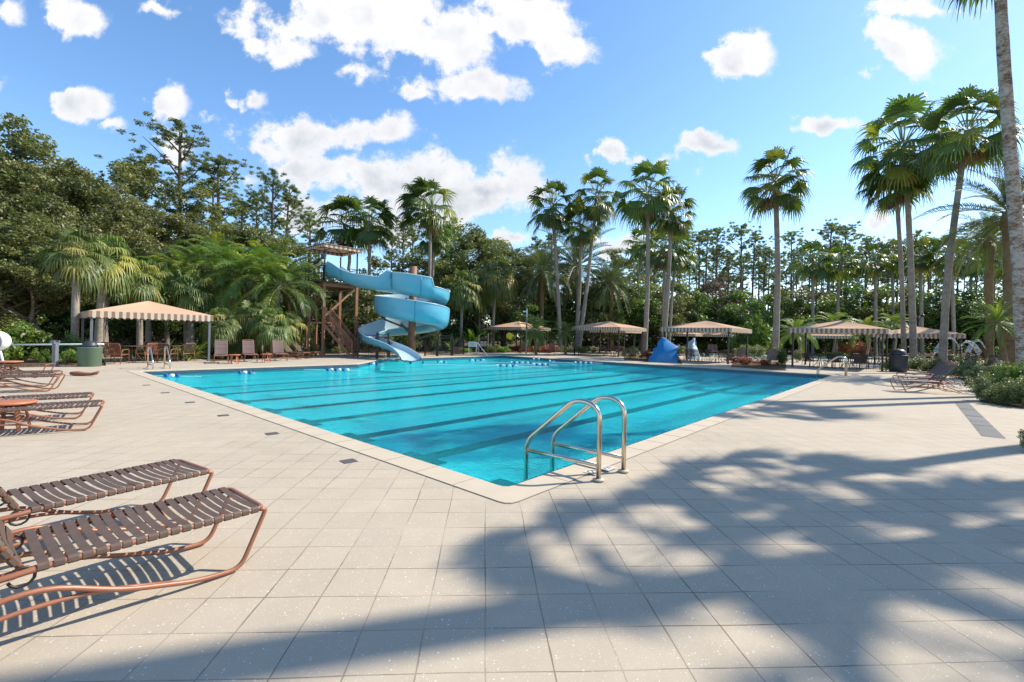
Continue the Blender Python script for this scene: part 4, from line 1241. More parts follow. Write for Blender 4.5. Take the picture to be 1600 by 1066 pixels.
lily('large strappy lily with bright arching leaves at the right end of the left awning', 302, 563, 66, 60, 'bright')
lily('strappy lily close left of the large one under the left awning', 283, 562, 50, 44, 'shrub')
lily('cycad like plant with long shiny fronds left of the lilies', 262, 558, 56, 40, 'bright', H=1.1)
lily('strappy plant just behind the leftmost upright lounger', 330, 558, 40, 36, 'shrub')
lily('spiky plant between the first two upright loungers', 362, 557, 36, 40, 'bright')
lily('spiky yellow green plant behind the second upright lounger', 402, 556, 34, 40, 'bright')
lily('broad leaved plant at the foot of the spiral column, right side', 705, 551, 40, 30, 'shrub', wid=.12, H=1.4)
lily('wild banana like plant with big leaves right of the slide', 738, 549, 60, 26, 'bright', wid=.22, H=1.9)
lily('tall wild banana like plant behind the white sign', 752, 548, 56, 26, 'shrub', wid=.22, H=2.0)
for i, (x, by, w_, h_, k, mt, lb) in enumerate([
        (446, 558, 40, 22, 1, 'bright', 'pale low bush behind the two tilted loungers'), (478, 556, 40, 18, 2, 'hedge', 'pale groundcover bush right of the tilted loungers'), (505, 554.5, 34, 16, 2, 'hedge', 'pale low bush at the start of the tower path'),
        (528, 553, 30, 14, 2, 'hedge', 'pale low bush before the tower posts'), (435, 552, 60, 60, 0, 'shrub', 'tall loose bush behind the upright loungers'), (470, 550, 60, 60, 0, 'shrub', 'tall dark bush left of the tower stairs'),
        (380, 553, 50, 50, 1, 'bright', 'bright bush between the low fan palms'), (330, 553, 50, 44, 0, 'shrub', 'dark bush behind the strappy plants'),
        (500, 548, 40, 44, 0, 'shrub', 'dark bush under the tower deck'), (545, 548, 44, 40, 1, 'shrub', 'dark bush behind the tower posts'),
        (600, 549, 50, 44, 0, 'shrub', 'dark bush behind the fence at the slide'), (640, 549, 50, 40, 1, 'shrub', 'dark bush behind the spiral column'), (672, 549, 40, 40, 0, 'shrub', 'dark bush right of the spiral column'),
        (768, 551.5, 36, 15, 2, 'shrub', 'round green bush right of the white sign'), (786, 551.5, 30, 13, 2, 'bright', 'round bright bush between the signs and the far awning'),
        (725, 551, 40, 9, 2, 'bright', 'low bright bush under the white sign'), (812, 550.5, 36, 12, 1, 'red_leaf', 'reddish low bush before the far awning, left one'), (836, 550.8, 40, 12, 2, 'red_leaf', 'reddish low bush before the far awning, middle one'),
        (858, 551.5, 40, 13, 1, 'red_leaf', 'reddish low bush before the far awning, right one'), (884, 553, 36, 14, 2, 'hedge', 'pale green low hedge bush left of the trio foot'), (905, 554, 40, 16, 2, 'hedge', 'pale green low hedge bush at the foot of the palm trio'),
        (922, 553, 30, 14, 2, 'hedge', 'pale green low hedge bush right of the palm trio foot'), (985, 560, 36, 20, 2, 'hedge', 'clipped hedge bush left of the palm by the blue cover'), (1010, 562, 30, 16, 1, 'red_leaf', 'reddish litter bush at the foot of the palm by the blue cover'),
        (1062, 556, 26, 20, 2, 'hedge', 'clipped hedge bush right of the blue cover'), (1160, 560, 34, 26, 2, 'hedge', 'clipped hedge bush, left one between the awnings'), (1180, 561, 34, 26, 2, 'hedge', 'clipped hedge bush, right one between the awnings'),
        (1214, 570, 36, 32, 1, 'shrub', 'dark clipped bush at the left post of the awning with tables'), (1245, 566, 26, 22, 2, 'hedge', 'pale clipped bush right of that dark one, under the awning'),
        (1166, 570, 30, 14, 1, 'red_leaf', 'orange brown groundcover before the hedge bushes'), (1190, 571, 26, 12, 1, 'red_leaf', 'orange brown groundcover left of the dark clipped bush'),
        (1145, 566, 30, 12, 1, 'red_leaf', 'orange brown groundcover right of the second awning post'),
        (1384, 580, 18, 20, 2, 'hedge', 'small pale bush between the awning post and the dark bin'), (1095, 541, 60, 22, 0, 'shrub', 'dark hedge bush far behind, left of the small pool'), (1140, 541, 60, 24, 0, 'shrub', 'dark hedge bush far behind, right of the small pool'),
        (1300, 547, 50, 12, 2, 'bright', 'yellow green low bush behind the wading pool'), (1180, 530, 70, 60, 3, 'bright', 'big bright bush behind the hedge between the awnings'), (1330, 546, 40, 28, 1, 'red_leaf', 'red bush standing in for a play structure behind the wading pool, left'),
        (1350, 546, 36, 26, 1, 'red_leaf', 'red bush standing in for a play structure behind the wading pool, right')]):  # the two red bushes stand in for a red play structure
    Yk = None
    if by < 549: Yk = 46 if by > 545 else 58
    if lb.startswith('big bright bush'): Yk = 50
    shrub(lb, x, by, w_, h_, k, mt, Y=Yk)
# planting bed at the right
bed = [G(1392, 584), G(1450, 590), G(1500, 603), G(1522, 612), G(1533, 632), G(1600, 642), G(1750, 660), Vector((60, 12, 0)), Vector((60, 30, 0)), G(1390, 566)]
bed = [G(1398, 576), G(1440, 578), G(1500, 592), G(1518, 606), G(1532, 628), G(1570, 635), G(1620, 640), Vector((30, 9, 0)), Vector((40, 14, 0)), Vector((40, 26, 0)), G(1500, 566), G(1400, 568)]
sheet('planting_bed_soil', bed, M['mulch'], .012)
sheet('planting_bed_soil', [G(1142, 573.5), G(1228, 579.5), G(1228, 566), G(1146, 562)], M['mulch'], .010)
sheet('planting_bed_soil', [G(975, 563), G(1066, 569.5), G(1062, 558), G(975, 555)], M['mulch'], .008)
BG = 'low variegated bushes in the right planting bed'
bl = [(1418, 578, 46, 22), (1444, 580, 46, 24), (1466, 583, 46, 24), (1488, 586, 44, 24), (1510, 592, 50, 28), (1535, 596, 56, 30), (1562, 598, 60, 32), (1590, 602, 60, 34), (1530, 612, 56, 30), (1556, 618, 62, 36), (1586, 622, 66, 40), (1546, 628, 56, 34), (1576, 633, 60, 40), (1602, 636, 60, 46), (1478, 572, 50, 22), (1515, 578, 50, 24), (1550, 582, 56, 28), (1590, 588, 60, 30)]
bl.sort(key=lambda q: (q[1]))
rowname = lambda y: 'back row' if y < 581 else ('second row' if y < 593 else ('third row' if y < 612 else 'front row'))
cn = {}
for (x, y, w_, h_) in sorted(bl, key=lambda q: (rowname(q[1]), q[0])):
    rn = rowname(y); i = cn.get(rn, 0); cn[rn] = i + 1
    shrub('low variegated bush in the right planting bed, %s of its %s' % (ORD[i], rn), x, y, w_, h_, R.choice([1, 2]), 'hedge', 'low_bush', BG)
shrub('bright yellow green bush at the right edge by the thick trunk', 1592, 628, 60, 62, 3, 'bright')
shrub('bright yellow green bush second from the right edge', 1572, 612, 40, 44, 3, 'bright')
shrub('small bush cut by the right edge low in the picture', 1612, 706, 44, 42, 2, 'hedge')
# fallen leaves and litter on the mulch in front
# ------------------------------------------------------------------ grab rails at the pool
def fillet(pts, r, k=5):
    out = [Vector(pts[0])]
    for i in range(1, len(pts) - 1):
        a, b, c = Vector(pts[i - 1]), Vector(pts[i]), Vector(pts[i + 1])
        rr = min(r if not isinstance(r, (list, tuple)) else r[i - 1], (a - b).length * .49, (c - b).length * .49)
        p = b + (a - b).normalized() * rr; q = b + (c - b).normalized() * rr
        for j in range(k + 1):
            t = j / k; out.append((1 - t) ** 2 * p + 2 * t * (1 - t) * b + t * t * q)
    out.append(Vector(pts[-1])); return out


def grab_rail(label, base, d, reach=.99, top=.80, r=.026, lo=.2, bar=True, group='stainless rails at the pool'):
    root = thing('grab_rail', label, 'grab rail', base, 0, group)
    d = Vector(d).normalized()
    L = lambda s, z: d * s + Vector((0, 0, z))
    mb = MB()
    mb.tube(fillet([L(0, 0), L(0, top - .02), L(.30, top + .04), L(reach, lo + .06), L(reach, -.5)], [.20, .16, .13], 8), r, 14)
    mb.build('handrail', M['steel'], root, True)
    if bar: MB().tube([L(.0, .165), L(reach, .15)], r * .85, 12).build('crossbar', M['steel'], root, True)
    MB().lathe([(.062, 0), (.062, .012), (.03, .02), (.028, .02)], 20).build('base_ring', M['coping'], root, True, (0, 0, .011))
    return root


grab_rail('stainless grab rail at the near pool corner, the one nearer the camera', G(935, 752), DB)
grab_rail('stainless grab rail at the near pool corner, the one farther from the camera', G(974, 738), DB)
grab_rail('stainless rail of the far left ladder, left one', G(231, 575.5), -DB, .85, .82, .026, .2)
grab_rail('stainless rail of the far left ladder, right one', G(257, 574.5), -DB, .85, .82, .026, .2)
grab_rail('stainless grab rail at the far right pool corner', C1 - DB * .5 - DA * .1, DB, 1.1, .86, .028, .15, False)
grab_rail('second stainless grab rail at the far right pool corner, just behind the first', C1 - DB * .5 + DA * .4, DB, 1.1, .86, .028, .15, False)


# ------------------------------------------------------------------ sun loungers
def lounger_mesh(angle=58, straps='strap', frame='copper', name='sun_lounger'):
    root = thing(name, 'x', 'lounger')
    W = .275; H = .36; yh = 1.07
    # seat frame
    mb = MB()
    mb.tube(fillet([(-W, yh + .35, H - .03), (-W, yh - .1, H), (-W, .02, H), (W, .02, H), (W, yh - .1, H), (W, yh + .35, H - .03)], [.1, .06, .06, .1]), .015, 10)
    for y in (.45, .95): mb.tube([(-W, y, H - .01), (0, y, H - .05), (W, y, H - .01)], .009, 8)
    mb.build('frame', M[frame], root, True)
    for sx in (-1, 1):
        x = sx * W
        mb = MB()
        mb.tube(fillet([(x, .045, H - .002), (x, .004, H - .012), (x * 1.0, .15, .018), (x * 1.0, .38, .03), (x, .72, .12), (x, 1.05, .275), (x, 1.35, .20), (x * 1.02, 1.72, .02), (x * 1.02, 1.86, .05)], [.03, .07, .1, .1, .2, .15, .1], 5), .014, 10)
        mb.tube(fillet([(x * .96, .50, .065), (x * .96, .85, .165), (x * .96, 1.2, .17), (x * .98, 1.62, .03)], .15, 5), .012, 8)
        mb.build('leg', M[frame], root, True)
    # woven straps, each wrapped round both rails
    def strap_set(n, y0, pitch, w, z, tilt=None):
        mb = MB()
        for i in range(n):
            y = y0 + i * pitch + R.uniform(-.005, .005); sag = .005 + R.uniform(0, .005)
            prof = []
            k = 6
            for j in range(k + 1):
                a = -math.pi / 2 - math.pi * .9 + (math.pi * 1.25) * j / k
            xs = [(-W + .02, z - .020), (-W - .008, z - .019), (-W - .019, z - .008), (-W - .017, z + .010), (-W - .004, z + .020), (-W + .03, z + .019), (-W * .5, z + .018 - sag), (0, z + .017 - sag * 1.4)]
            xs = xs + [(-a, b) for a, b in reversed(xs[:-1])]
            th = .0022
            vs = []; m_ = len(xs)
            for (a, b) in xs: vs += [(a, y - w / 2, b), (a, y + w / 2, b)]
            for (a, b) in xs:
                q = Vector((a, 0, b - z)); q = q * (1 - th / max(.02, q.length)) if abs(a) > W * .9 else q - Vector((0, 0, th)); vs += [(q.x, y - w / 2, q.z + z), (q.x, y + w / 2, q.z + z)]
            fs = []
            for q in range(m_ - 1):
                fs.append((2 * q, 2 * q + 1, 2 * q + 3, 2 * q + 2)); o = 2 * m_
                fs.append((o + 2 * q, o + 2 * q + 2, o + 2 * q + 3, o + 2 * q + 1))
                fs.append((2 * q, 2 * q + 2, o + 2 * q + 2, o + 2 * q)); fs.append((2 * q + 1, o + 2 * q + 1, o + 2 * q + 3, 2 * q + 3))
            mb.add(vs, fs)
        return mb
    strap_set(19, .075, .0525, .0395, H).build('seat_straps', M[straps], root, False)
    # backrest
    br = MB(); bl_ = .76
    br.tube(fillet([(-W + .03, 0, 0), (-W + .03, bl_, 0), (W - .03, bl_, 0), (W - .03, 0, 0)], [.07, .07]), .014, 10)
    b = br.build('backrest', M[frame], root, True, (0, yh + .02, H + .005)); b.rotation_euler.x = math.radians(angle)
    ss = strap_set(13, .05, .0535, .0395, 0); s_ = ss.build('back_straps', M[straps], b, False); s_.scale = (.9, 1, 1)
    # prop and bracket under the backrest
    pr = MB(); an = math.radians(angle)
    q = Vector((0, yh + .02 + .42 * math.cos(an), H + .42 * math.sin(an)))
    for sx in (-1, 1): pr.tube([(sx * .2, q.y, q.z), (sx * .2, yh + .30 + .25 * math.cos(an), H - .02)], .009, 6)
    for sx in (-1, 1): pr.tube([(sx * .262, yh + .02 + .045 * math.cos(a), H - .03 + .045 * math.sin(a)) for a in [i * .5 for i in range(13)]], .007, 6)
    pr.build('prop', M['dark_metal'], root, True)
    return root


def put_lounger(proto, label, foot_mid, head_dir, group=None, used=[]):
    d = Vector((head_dir[0], head_dir[1])); rz = math.atan2(d.y, d.x) - math.pi / 2
    key = proto.name
    if key not in used:
        used.append(key); proto.location = foot_mid; proto.rotation_euler = (0, 0, rz); proto['label'] = label
        if group: proto['group'] = group
        return proto
    return dup(proto, label, foot_mid, rz, group=group)


L60 = lounger_mesh(60)
LG = 'brown strap loungers on the left of the deck'
cA = (Vector((-1.59, 2.968, 0)) + Vector((-1.985, 3.33, 0))) / 2
put_lounger(L60, 'brown strap lounger nearest the camera at the lower left', cA, (-.625, -.781), LG)
cB = (Vector((-2.448, 3.71, 0)) + Vector((-2.83, 4.02, 0))) / 2
put_lounger(L60, 'brown strap lounger just behind the nearest one at the lower left', cB, (-.53, -.85), LG)
L5 = lounger_mesh(8)


def foot_at(px, py, z=.36):
    return G(px, py, z) - Vector((0, 0, z))


for (px, py, ang, lb) in [(161, 633, (-.77, -.64), 'brown strap lounger beside the orange side table, nearer of the middle pair at left'), (144, 619.5, (-.77, -.64), 'brown strap lounger farther of the middle pair at left, behind the orange table'),
                          (91.5, 587.8, (-.85, -.53), 'brown strap lounger nearer of the far left pair'), (88, 582, (-.85, -.53), 'brown strap lounger farther of the far left pair, grey topped'),
                          (73, 569.8, (-.9, -.42), 'brown strap lounger before the bushes at the far left, near the small table')]:
    d = Vector((ang[0], ang[1], 0)).normalized(); nrm = Vector((d.y, -d.x, 0))
    f = foot_at(px, py)
    if nrm.x > 0: nrm = -nrm
    put_lounger(L5, lb, f + nrm * .275, ang, LG)
RG = 'brown strap loungers with raised backs at the right'
L45 = lounger_mesh(46)
for (px, Y, lb) in [(1398, 14.7, 'strap lounger at the right edge of the deck, nearest of the row of three'), (1402, 16.5, 'strap lounger in the middle of the row of three at the right'), (1407, 18.3, 'strap lounger farthest of the row of three at the right')]:
    put_lounger(L45, lb, GX(px, Y), (.975, -.17), RG)
# upright row beyond the pool
L68 = lounger_mesh(66, 'cushion')
UG = 'upright brown loungers beyond the left end of the pool'
for (px, py, lb, dd) in [(346, 568.5, 'upright brown lounger beyond the pool, leftmost of the row', (-.55, .83)), (393, 566, 'upright brown lounger beyond the pool, second of the row beside the small table', (-.6, .8)),
                     (441, 564.5, 'upright brown lounger beyond the pool, third of the row', (-.6, .8))]:
    put_lounger(L68, lb, G(px, py), dd, UG)
put_lounger(L45, 'brown lounger seen side on, left of the tilted pair before the tower', G(480, 561.5), (-.98, .2), UG)
put_lounger(L45, 'brown lounger seen side on, right of the tilted pair before the tower', G(497, 560), (-.98, .2), UG)
L68d = lounger_mesh(62, 'dark_chair', 'dark_chair')
DG = 'dark loungers by the far awning'
for (px, py, lb) in [(817, 553.5, 'dark lounger before the far awning, left of three'), (838, 554, 'dark lounger before the far awning, middle of three'), (862, 555, 'dark lounger before the far awning, right of three')]:
    put_lounger(L68d, lb, G(px, py - 1), (.1, 1), DG)
L68r = lounger_mesh(64, 'cushion', 'dark_chair')
for (x, Y, a, lb) in [(1148, 31.0, (.7, .7), 'reddish brown lounger with raised back at the awning left of the clipped bushes'), (1196, 28.5, (.7, .7), 'reddish brown lounger with raised back before the dark clipped bush')]:
    put_lounger(L68r, lb, GX(x, Y), a, 'reddish brown loungers between the awnings')
for (x, Y, a, lb) in [(1112, 50, (.3, 1), 'small far lounger with raised back behind the awning, left one'), (1119, 50.5, (.3, 1), 'small far lounger with raised back behind the awning, right one')]:
    put_lounger(L68, lb, GX(x, Y), a, 'far loungers behind the awning')
for (x, Y, a, lb) in [(1500, 25.5, (.9, .45), 'dark lounger with raised back beyond the right planting bed, left one'), (1536, 25, (.9, .4), 'dark lounger with raised back beyond the right planting bed, middle one'),
                      (1556, 24.5, (.9, .4), 'dark lounger with raised back beyond the right planting bed, right one')]:
    put_lounger(L68d, lb, GX(x, Y), a, 'dark loungers beyond the right planting bed')


# ------------------------------------------------------------------ tables and chairs
def side_table(label, loc, r=.25, h=.42, sc=1.0, group='small brown side tables'):
    root = thing('side_table', label, 'side table', loc, R.uniform(0, 1), group); root.scale = (sc,) * 3
    MB().lathe([(r * .9, h - .035), (r, h - .03), (r * 1.01, h - .01), (r * .99, h), (r * .9, h + .004), (.001, h + .002)], 32).build('tabletop', M['terracotta'], root, True)
    MB().box((0, 0, h * .45), (r * 1.0, r * 1.0, .02)).build('shelf', M['terracotta'], root)
    for k in range(4):
        a = k * math.pi / 2 + .4
        MB().bar((math.cos(a) * r * .55, math.sin(a) * r * .55, h - .03), (math.cos(a) * r * .8, math.sin(a) * r * .8, 0), .045, .02).build('leg', M['terracotta'], root)
    return root


side_table('orange brown round side table between the middle pair of loungers at left', GX(18, 6.55) + Vector((-.02, 0, 0)), .27, .42)
side_table('orange brown side table among the far left loungers', GX(12, 13.8), .33, .44)
side_table('small brown side table between the first two upright loungers', G(366, 568.5), .25, .42)
side_table('small brown side table between the second and third upright loungers', G(416, 566.5), .25, .42)
side_table('small brown side table between the raised loungers at the right', GX(1462, 16.2), .28, .40)


def armchair_proto(frame, strap):
    root = thing('strap_chair', 'x', 'chair')
    W = .27
    for sx in (-1, 1):
        x = sx * W; mb = MB()
        mb.tube(fillet([(x, -.27, 0), (x, -.24, .62), (x, .20, .60), (x, .26, .42), (x, .32, 0)], [.10, .12, .08, .08]), .014, 8)
        mb.build('side_frame', M[frame], root, True)
    mb = MB(); mb.tube(fillet([(-W, -.25, .40), (-W, .25, .38), (W, .25, .38), (W, -.25, .40), (-W, -.25, .40)], [.04, .04, .04]), .013, 8); mb.build('seat_frame', M[frame], root, True)
    mb = MB()
    for i in range(8): mb.box((0, -.21 + i * .06, .405), (2 * W + .03, .045, .006))
    for i in range(7): mb.box((-.21 + i * .07, 0, .411), (.045, .5, .005))
    mb.build('seat', M[strap], root)
    mb = MB(); mb.tube(fillet([(-W + .02, .22, .38), (-W + .02, .36, .86), (W - .02, .36, .86), (W - .02, .22, .38)], [.07, .07]), .014, 8)
    b = mb.build('backrest', M[frame], root, True)
    mb = MB()
    for i in range(6):
        t = .15 + i * .145; mb.bar((-W + .01, .22 + .14 * t, .38 + .48 * t), (W - .01, .22 + .14 * t, .38 + .48 * t), .052, .006)
    for i in range(6):
        x = -.19 + i * .076; mb.bar((x, .225, .42), (x, .352, .85), .046, .005)
    mb.build('back_straps', M[strap], b)
    return root


CH = {'brown': armchair_proto('copper', 'strap'), 'dark': armchair_proto('dark_chair', 'dark_chair'), 'tan': armchair_proto('copper', 'copper')}
CHU = set()


def chair(kind, label, loc, face, group):
    """face = angle the sitter looks towards"""
    rz = face + math.pi / 2
    p = CH[kind]
    if kind not in CHU:
        CHU.add(kind); p.location = loc; p.rotation_euler = (0, 0, rz); p['label'] = label; p['group'] = group; return p
    return dup(p, label, loc, rz, group=group)


def table_proto():
    root = thing('patio_table', 'x', 'table')
    MB().lathe([(.50, .70), (.56, .705), (.565, .72), (.55, .735), (.001, .735)], 28).build('tabletop', M['dark_chair'], root, True)
    for k in range(4):
        a = k * math.pi / 2 + .78
        MB().tube(fillet([(math.cos(a) * .12, math.sin(a) * .12, .70), (math.cos(a) * .12, math.sin(a) * .12, .4), (math.cos(a) * .42, math.sin(a) * .42, 0)], .15), .018, 8).build('leg', M['dark_chair'], root, True)
    return root


TB = table_proto(); TBU = []
SIDE = ['on the left', 'at the back', 'on the right', 'in front']


def dining(where_, c, kind, sides=(0, 1, 2, 3), r=.82, rot=.3):
    lb = 'dark round patio table ' + where_
    if not TBU: TBU.append(1); TB.location = c; TB['label'] = lb; TB['group'] = 'patio tables under the awnings'
    else: dup(TB, lb, c, 0, group='patio tables under the awnings')
    angs = [math.pi, math.pi / 2, 0, -math.pi / 2]
    for s in sides:
        a = angs[s] + rot * R.uniform(-1, 1)
        chair(kind, 'chair %s of the table %s' % (SIDE[s], where_), c + Vector((math.cos(a) * r, math.sin(a) * r, 0)), a + math.pi, 'strap chairs at the patio tables')


dining('under the left awning, left half', GX(206, 20.6), 'tan', (0, 1, 2))
chair('tan', 'orange brown strap chair with its back to the pool, right of the green bin', GX(184, 19.3), math.pi / 2 + .2, 'strap chairs at the patio tables')
dining('under the left awning, right half', GX(268, 22.0), 'brown', (0, 2))
chair('brown', 'brown strap chair seen from behind near the far left ladder', GX(262, 20.8), math.pi / 2 + .1, 'strap chairs at the patio tables')
chair('tan', 'orange strap chair deep under the left awning, left of the far ladder', GX(247, 23.5), math.pi / 2 + .4, 'strap chairs at the patio tables')
dining('under the awning beside the palm trio, left', GX(938, 41), 'dark', (0, 2, 3))
dining('under the awning beside the palm trio, right', GX(965, 39), 'brown', (0, 1, 2, 3))
dining('under the awning beside the blue cover, left', GX(1082, 33.5), 'brown', (0, 1, 2, 3))
dining('under the awning beside the blue cover, right', GX(1120, 32), 'dark', (0, 1, 2, 3))
dining('under the big right awning, left one', GX(1282, 28), 'dark', (0, 1, 2, 3))
dining('under the big right awning, middle one', GX(1325, 27.5), 'dark', (0, 2, 3))
dining('under the big right awning, right one', GX(1366, 28), 'dark', (0, 1, 2, 3))
dining('under the awning behind the shaggy palms', GX(1452, 31.5), 'dark', (0, 1, 2, 3))


# ------------------------------------------------------------------ awnings
def awning_tent(label, corner, size, zv, rise, post='dark_metal', group='tan awnings with striped valance', sizeb=None, over=.25, posts=True):
    """corner = front post foot; the square runs along DB (left) and DA (back)"""
    sb = sizeb or size
    root = thing('awning', label, 'awning', corner, 0, group)
    m = lambda s, t, z: (DB * s + DA * t + Vector((0, 0, z)))
    a0, a1, b0, b1 = -over, size + over, -over, sb + over
    hv = .26; zt = zv + hv
    N = 8; mb = MB()
    apex = m(size / 2, sb / 2, zt + rise)
    cs = [m(a0, b0, zt), m(a0, b1, zt), m(a1, b1, zt), m(a1, b0, zt)]
    for i in range(4):
        p, q = cs[i], cs[(i + 1) % 4]
        grid = []
        for r_ in range(N + 1):
            t = r_ / N
            row = []
            for c in range(N + 1):
                u = c / N; e = p.lerp(q, u); v = e.lerp(apex, t)
                v = v + Vector((0, 0, -.09 * math.sin(math.pi * t) * math.sin(math.pi * u)))
                row.append(v)
            grid.append(row)
        vs = [v for row in grid for v in row]
        mb.add(vs, [(r_ * (N + 1) + c, r_ * (N + 1) + c + 1, (r_ + 1) * (N + 1) + c + 1, (r_ + 1) * (N + 1) + c) for r_ in range(N) for c in range(N)])
    mb.build('roof', M['roof'], root)
    V, Q, T = [], [], []
    for i in range(4):
        p, q = cs[i], cs[(i + 1) % 4]; L_ = (q - p).length; ns = int(round(L_ / .12)); outn = (q - p).normalized().cross(Vector((0, 0, 1)))
        for k in range(ns):
            for (u0, u1, s0, s1) in ((k / ns, (k + .5) / ns, 0, 1), ((k + .5) / ns, (k + 1) / ns, 1, 0)):
                x0, x1 = p.lerp(q, u0), p.lerp(q, u1); j = len(V)
                dz = .05
                V += [x0, x1, x1 + Vector((0, 0, -hv - dz * s1 * (k % 2))), x0 + Vector((0, 0, -hv - dz * s0 * (k % 2)))]
                Q.append((j, j + 1, j + 2, j + 3)); T.append(.25 if k % 2 else .75)
    me = np_mesh('valance', [tuple(v) for v in V], Q)
    at = me.attributes.new('stripe', 'FLOAT', 'FACE'); at.data.foreach_set('value', np.array(T, np.float32))
    link('valance', me, M['valance'], root)
    if posts:
        for (s, t_) in ((0, 0), (size, 0), (size, sb), (0, sb)):
            x = m(s, t_, 0); MB().box((x.x, x.y, zt / 2), (.09, .09, zt), AA).box((x.x, x.y, .01), (.16, .16, .02), AA).build('post', M[post], root)
    fr = MB()
    e = .012
    cc = [m(0, 0, zt - .03), m(0, sb, zt - .03), m(size, sb, zt - .03), m(size, 0, zt - .03)]
    for i in range(4):
        fr.bar(cc[i], cc[(i + 1) % 4], .05); fr.bar(cc[i], apex - Vector((0, 0, .06)), .04)
    fr.build('roof_frame', M[post], root)
    return root


awning_tent('tan awning at the far left behind the green bin, longest eave facing the pool', Vector((-14.75, 22.3, 0)) - DA * 4.25, 3.0, 1.95, .62, 'grey_post', sizeb=4.25, over=.12)
awning_tent('tan awning far back left of the palm trio, half hidden by grassy palms', GX(813, 42.5), 4.0, 2.15, .6)
awning_tent('tan awning right behind the palm trio with brown chairs under it', Vector((8.77, 37.6, 0)), 4.3, 2.2, .6)
awning_tent('tan awning peeking out behind the one right of the palm trio', GX(975, 44.5), 3.6, 2.12, .6)
awning_tent('tan awning right of the big blue cover', Vector((14.1, 29.8, 0)), 4.3, 2.1, .56)
awning_tent('low distant tan awning behind it, left one of two', GX(1084, 55), 4.0, 2.0, .6)
awning_tent('low distant tan awning behind it, right one of two', GX(1138, 55), 4.0, 2.0, .6)
awning_tent('largest looking tan awning at the right, tables under it', Vector((20.5, 25.3, 0)), 4.3, 2.1, .56)
awning_tent('distant tan awning seen beneath the big right awning', GX(1330, 45), 3.6, 2.0, .6)
awning_tent('tan awning behind the two tall shaggy palms at the right', GX(1500, 31.5), 4.6, 2.05, .6)

# ------------------------------------------------------------------ slide
sc_x, sc_y = GX(643, 31).x, 31.0
path = []
path += [(-12.15, 30.35, 5.12), (-11.5, 30.0, 5.05), (-10.7, 29.6, 4.72), (-9.9, 29.3, 4.45), (-9.0, 29.1, 4.30)]
rad = 1.88
n0 = -118; n1 = 540
k = 0
for a in range(n0, n1 - 20, 12):
    t = (a + 90) / 360; z = 4.0 - 1.62 * t
    rr = rad + max(0, (a - 420) / 120) * .8
    path.append((sc_x + rr * math.cos(math.radians(a)), sc_y + rr * math.sin(math.radians(a)), z))
path += [(-9.45, 31.0, 1.12), (-9.35, 29.7, 1.0), (-8.7, 28.4, .88), (-7.7, 27.4, .70), (-6.6, 26.6, .44), (-5.85, 25.8, .14), (-5.5, 25.1, .0)]


def catmull(P_, n):
    out = []
    for i in range(len(P_) - 1):
        p0, p1, p2, p3 = P_[max(i - 1, 0)], P_[i], P_[i + 1], P_[min(i + 2, len(P_) - 1)]
        for j in range(n):
            u = j / n; out.append(.5 * ((2 * p1) + (p2 - p0) * u + (2 * p0 - 5 * p1 + 4 * p2 - p3) * u * u + (3 * p1 - p0 - 3 * p2 + p3) * u ** 3))
    out.append(P_[-1]); return out


path = catmull([Vector(p) for p in path], 3)
slide = thing('water_slide', 'blue spiral water slide curling round a brown column into the pool', 'water slide', (sc_x, sc_y, 0))
t = NT('turquoise_fibreglass'); co = t.coord()
c = t.mix(t.noise(.7, 4, co), c3(.040, .31, .47), c3(.11, .46, .61))
c = t.mix(t.math('MULTIPLY', t.noise(2.2, 6, co, .75), .45), c, c3(.26, .50, .56))
t.set(c, .28, 0, .5); M['slide'] = t.m
t = NT('pale_slide_lining'); co = t.coord()
t.set(t.mix(t.noise(1.2, 4, co), c3(.36, .50, .56), c3(.50, .62, .66)), .3, 0, .5); M['slide_in'] = t.m
N_ = len(path)
O = Vector((sc_x, sc_y, 0))
sec_o, sec_i = [], []
for i, p in enumerate(path):
    tg = (path[min(i + 1, N_ - 1)] - path[max(i - 1, 0)]); tg.z = 0; tg.normalize()
    nrm = Vector((tg.y, -tg.x, 0))                         # right of travel = outer side of the coil
    s = i / (N_ - 1)
    st = max(0, 1 - i / 6); en = max(0, (i - (N_ - 16)) / 15); lo = max(0, min(1, (i - (N_ - 26)) / 14))
    ho = 1.28; hi_ = .50 + .45 * st
    ho = ho * (1 - lo) + .55 * lo; hi_ = hi_ * (1 - lo) + .42 * lo
    ho = ho * (1 - .55 * en); hi_ = hi_ * (1 - .45 * en)
    if i < 14: ho = .78 + .30 * st
    if 33 <= i < 45: ho = .78
    if 45 <= i < 52: ho = .78 + .5 * (i - 44) / 8
    if i < 2: ho *= .6; hi_ *= .6
    prof = [(.60, ho), (.60, ho * .72), (.56, ho * .42), (.44, ho * .18), (.24, .05), (0, 0), (-.22, .04), (-.42, hi_ * .25), (-.52, hi_ * .6), (-.55, hi_)]
    sec_i.append([p + nrm * a * (1 - .07) + Vector((0, 0, b + .03)) - O for a, b in prof])
    sec_o.append([p + nrm * a + Vector((0, 0, b + (.02 if j in (0, 9) else -.02))) - O for j, (a, b) in enumerate(prof)])
mo, mi, ml = MB(), MB(), MB()
K = 10
for S, m_ in ((sec_o, mo), (sec_i, mi)):
    m_.add([v for r_ in S for v in r_], [(i * K + j, i * K + j + 1, (i + 1) * K + j + 1, (i + 1) * K + j) for i in range(N_ - 1) for j in range(K - 1)])
mo.build('trough', M['slide'], slide, True)
mi.build('lining', M['slide_in'], slide, True)
for j in (0, K - 1):
    ml.tube([sec_o[i][j] for i in range(N_)], .035, 8)
ml.build('rim', M['slide_in'], slide, True)
fl = MB()
flm = simple('slide_flange', (.03, .24, .36), .4)
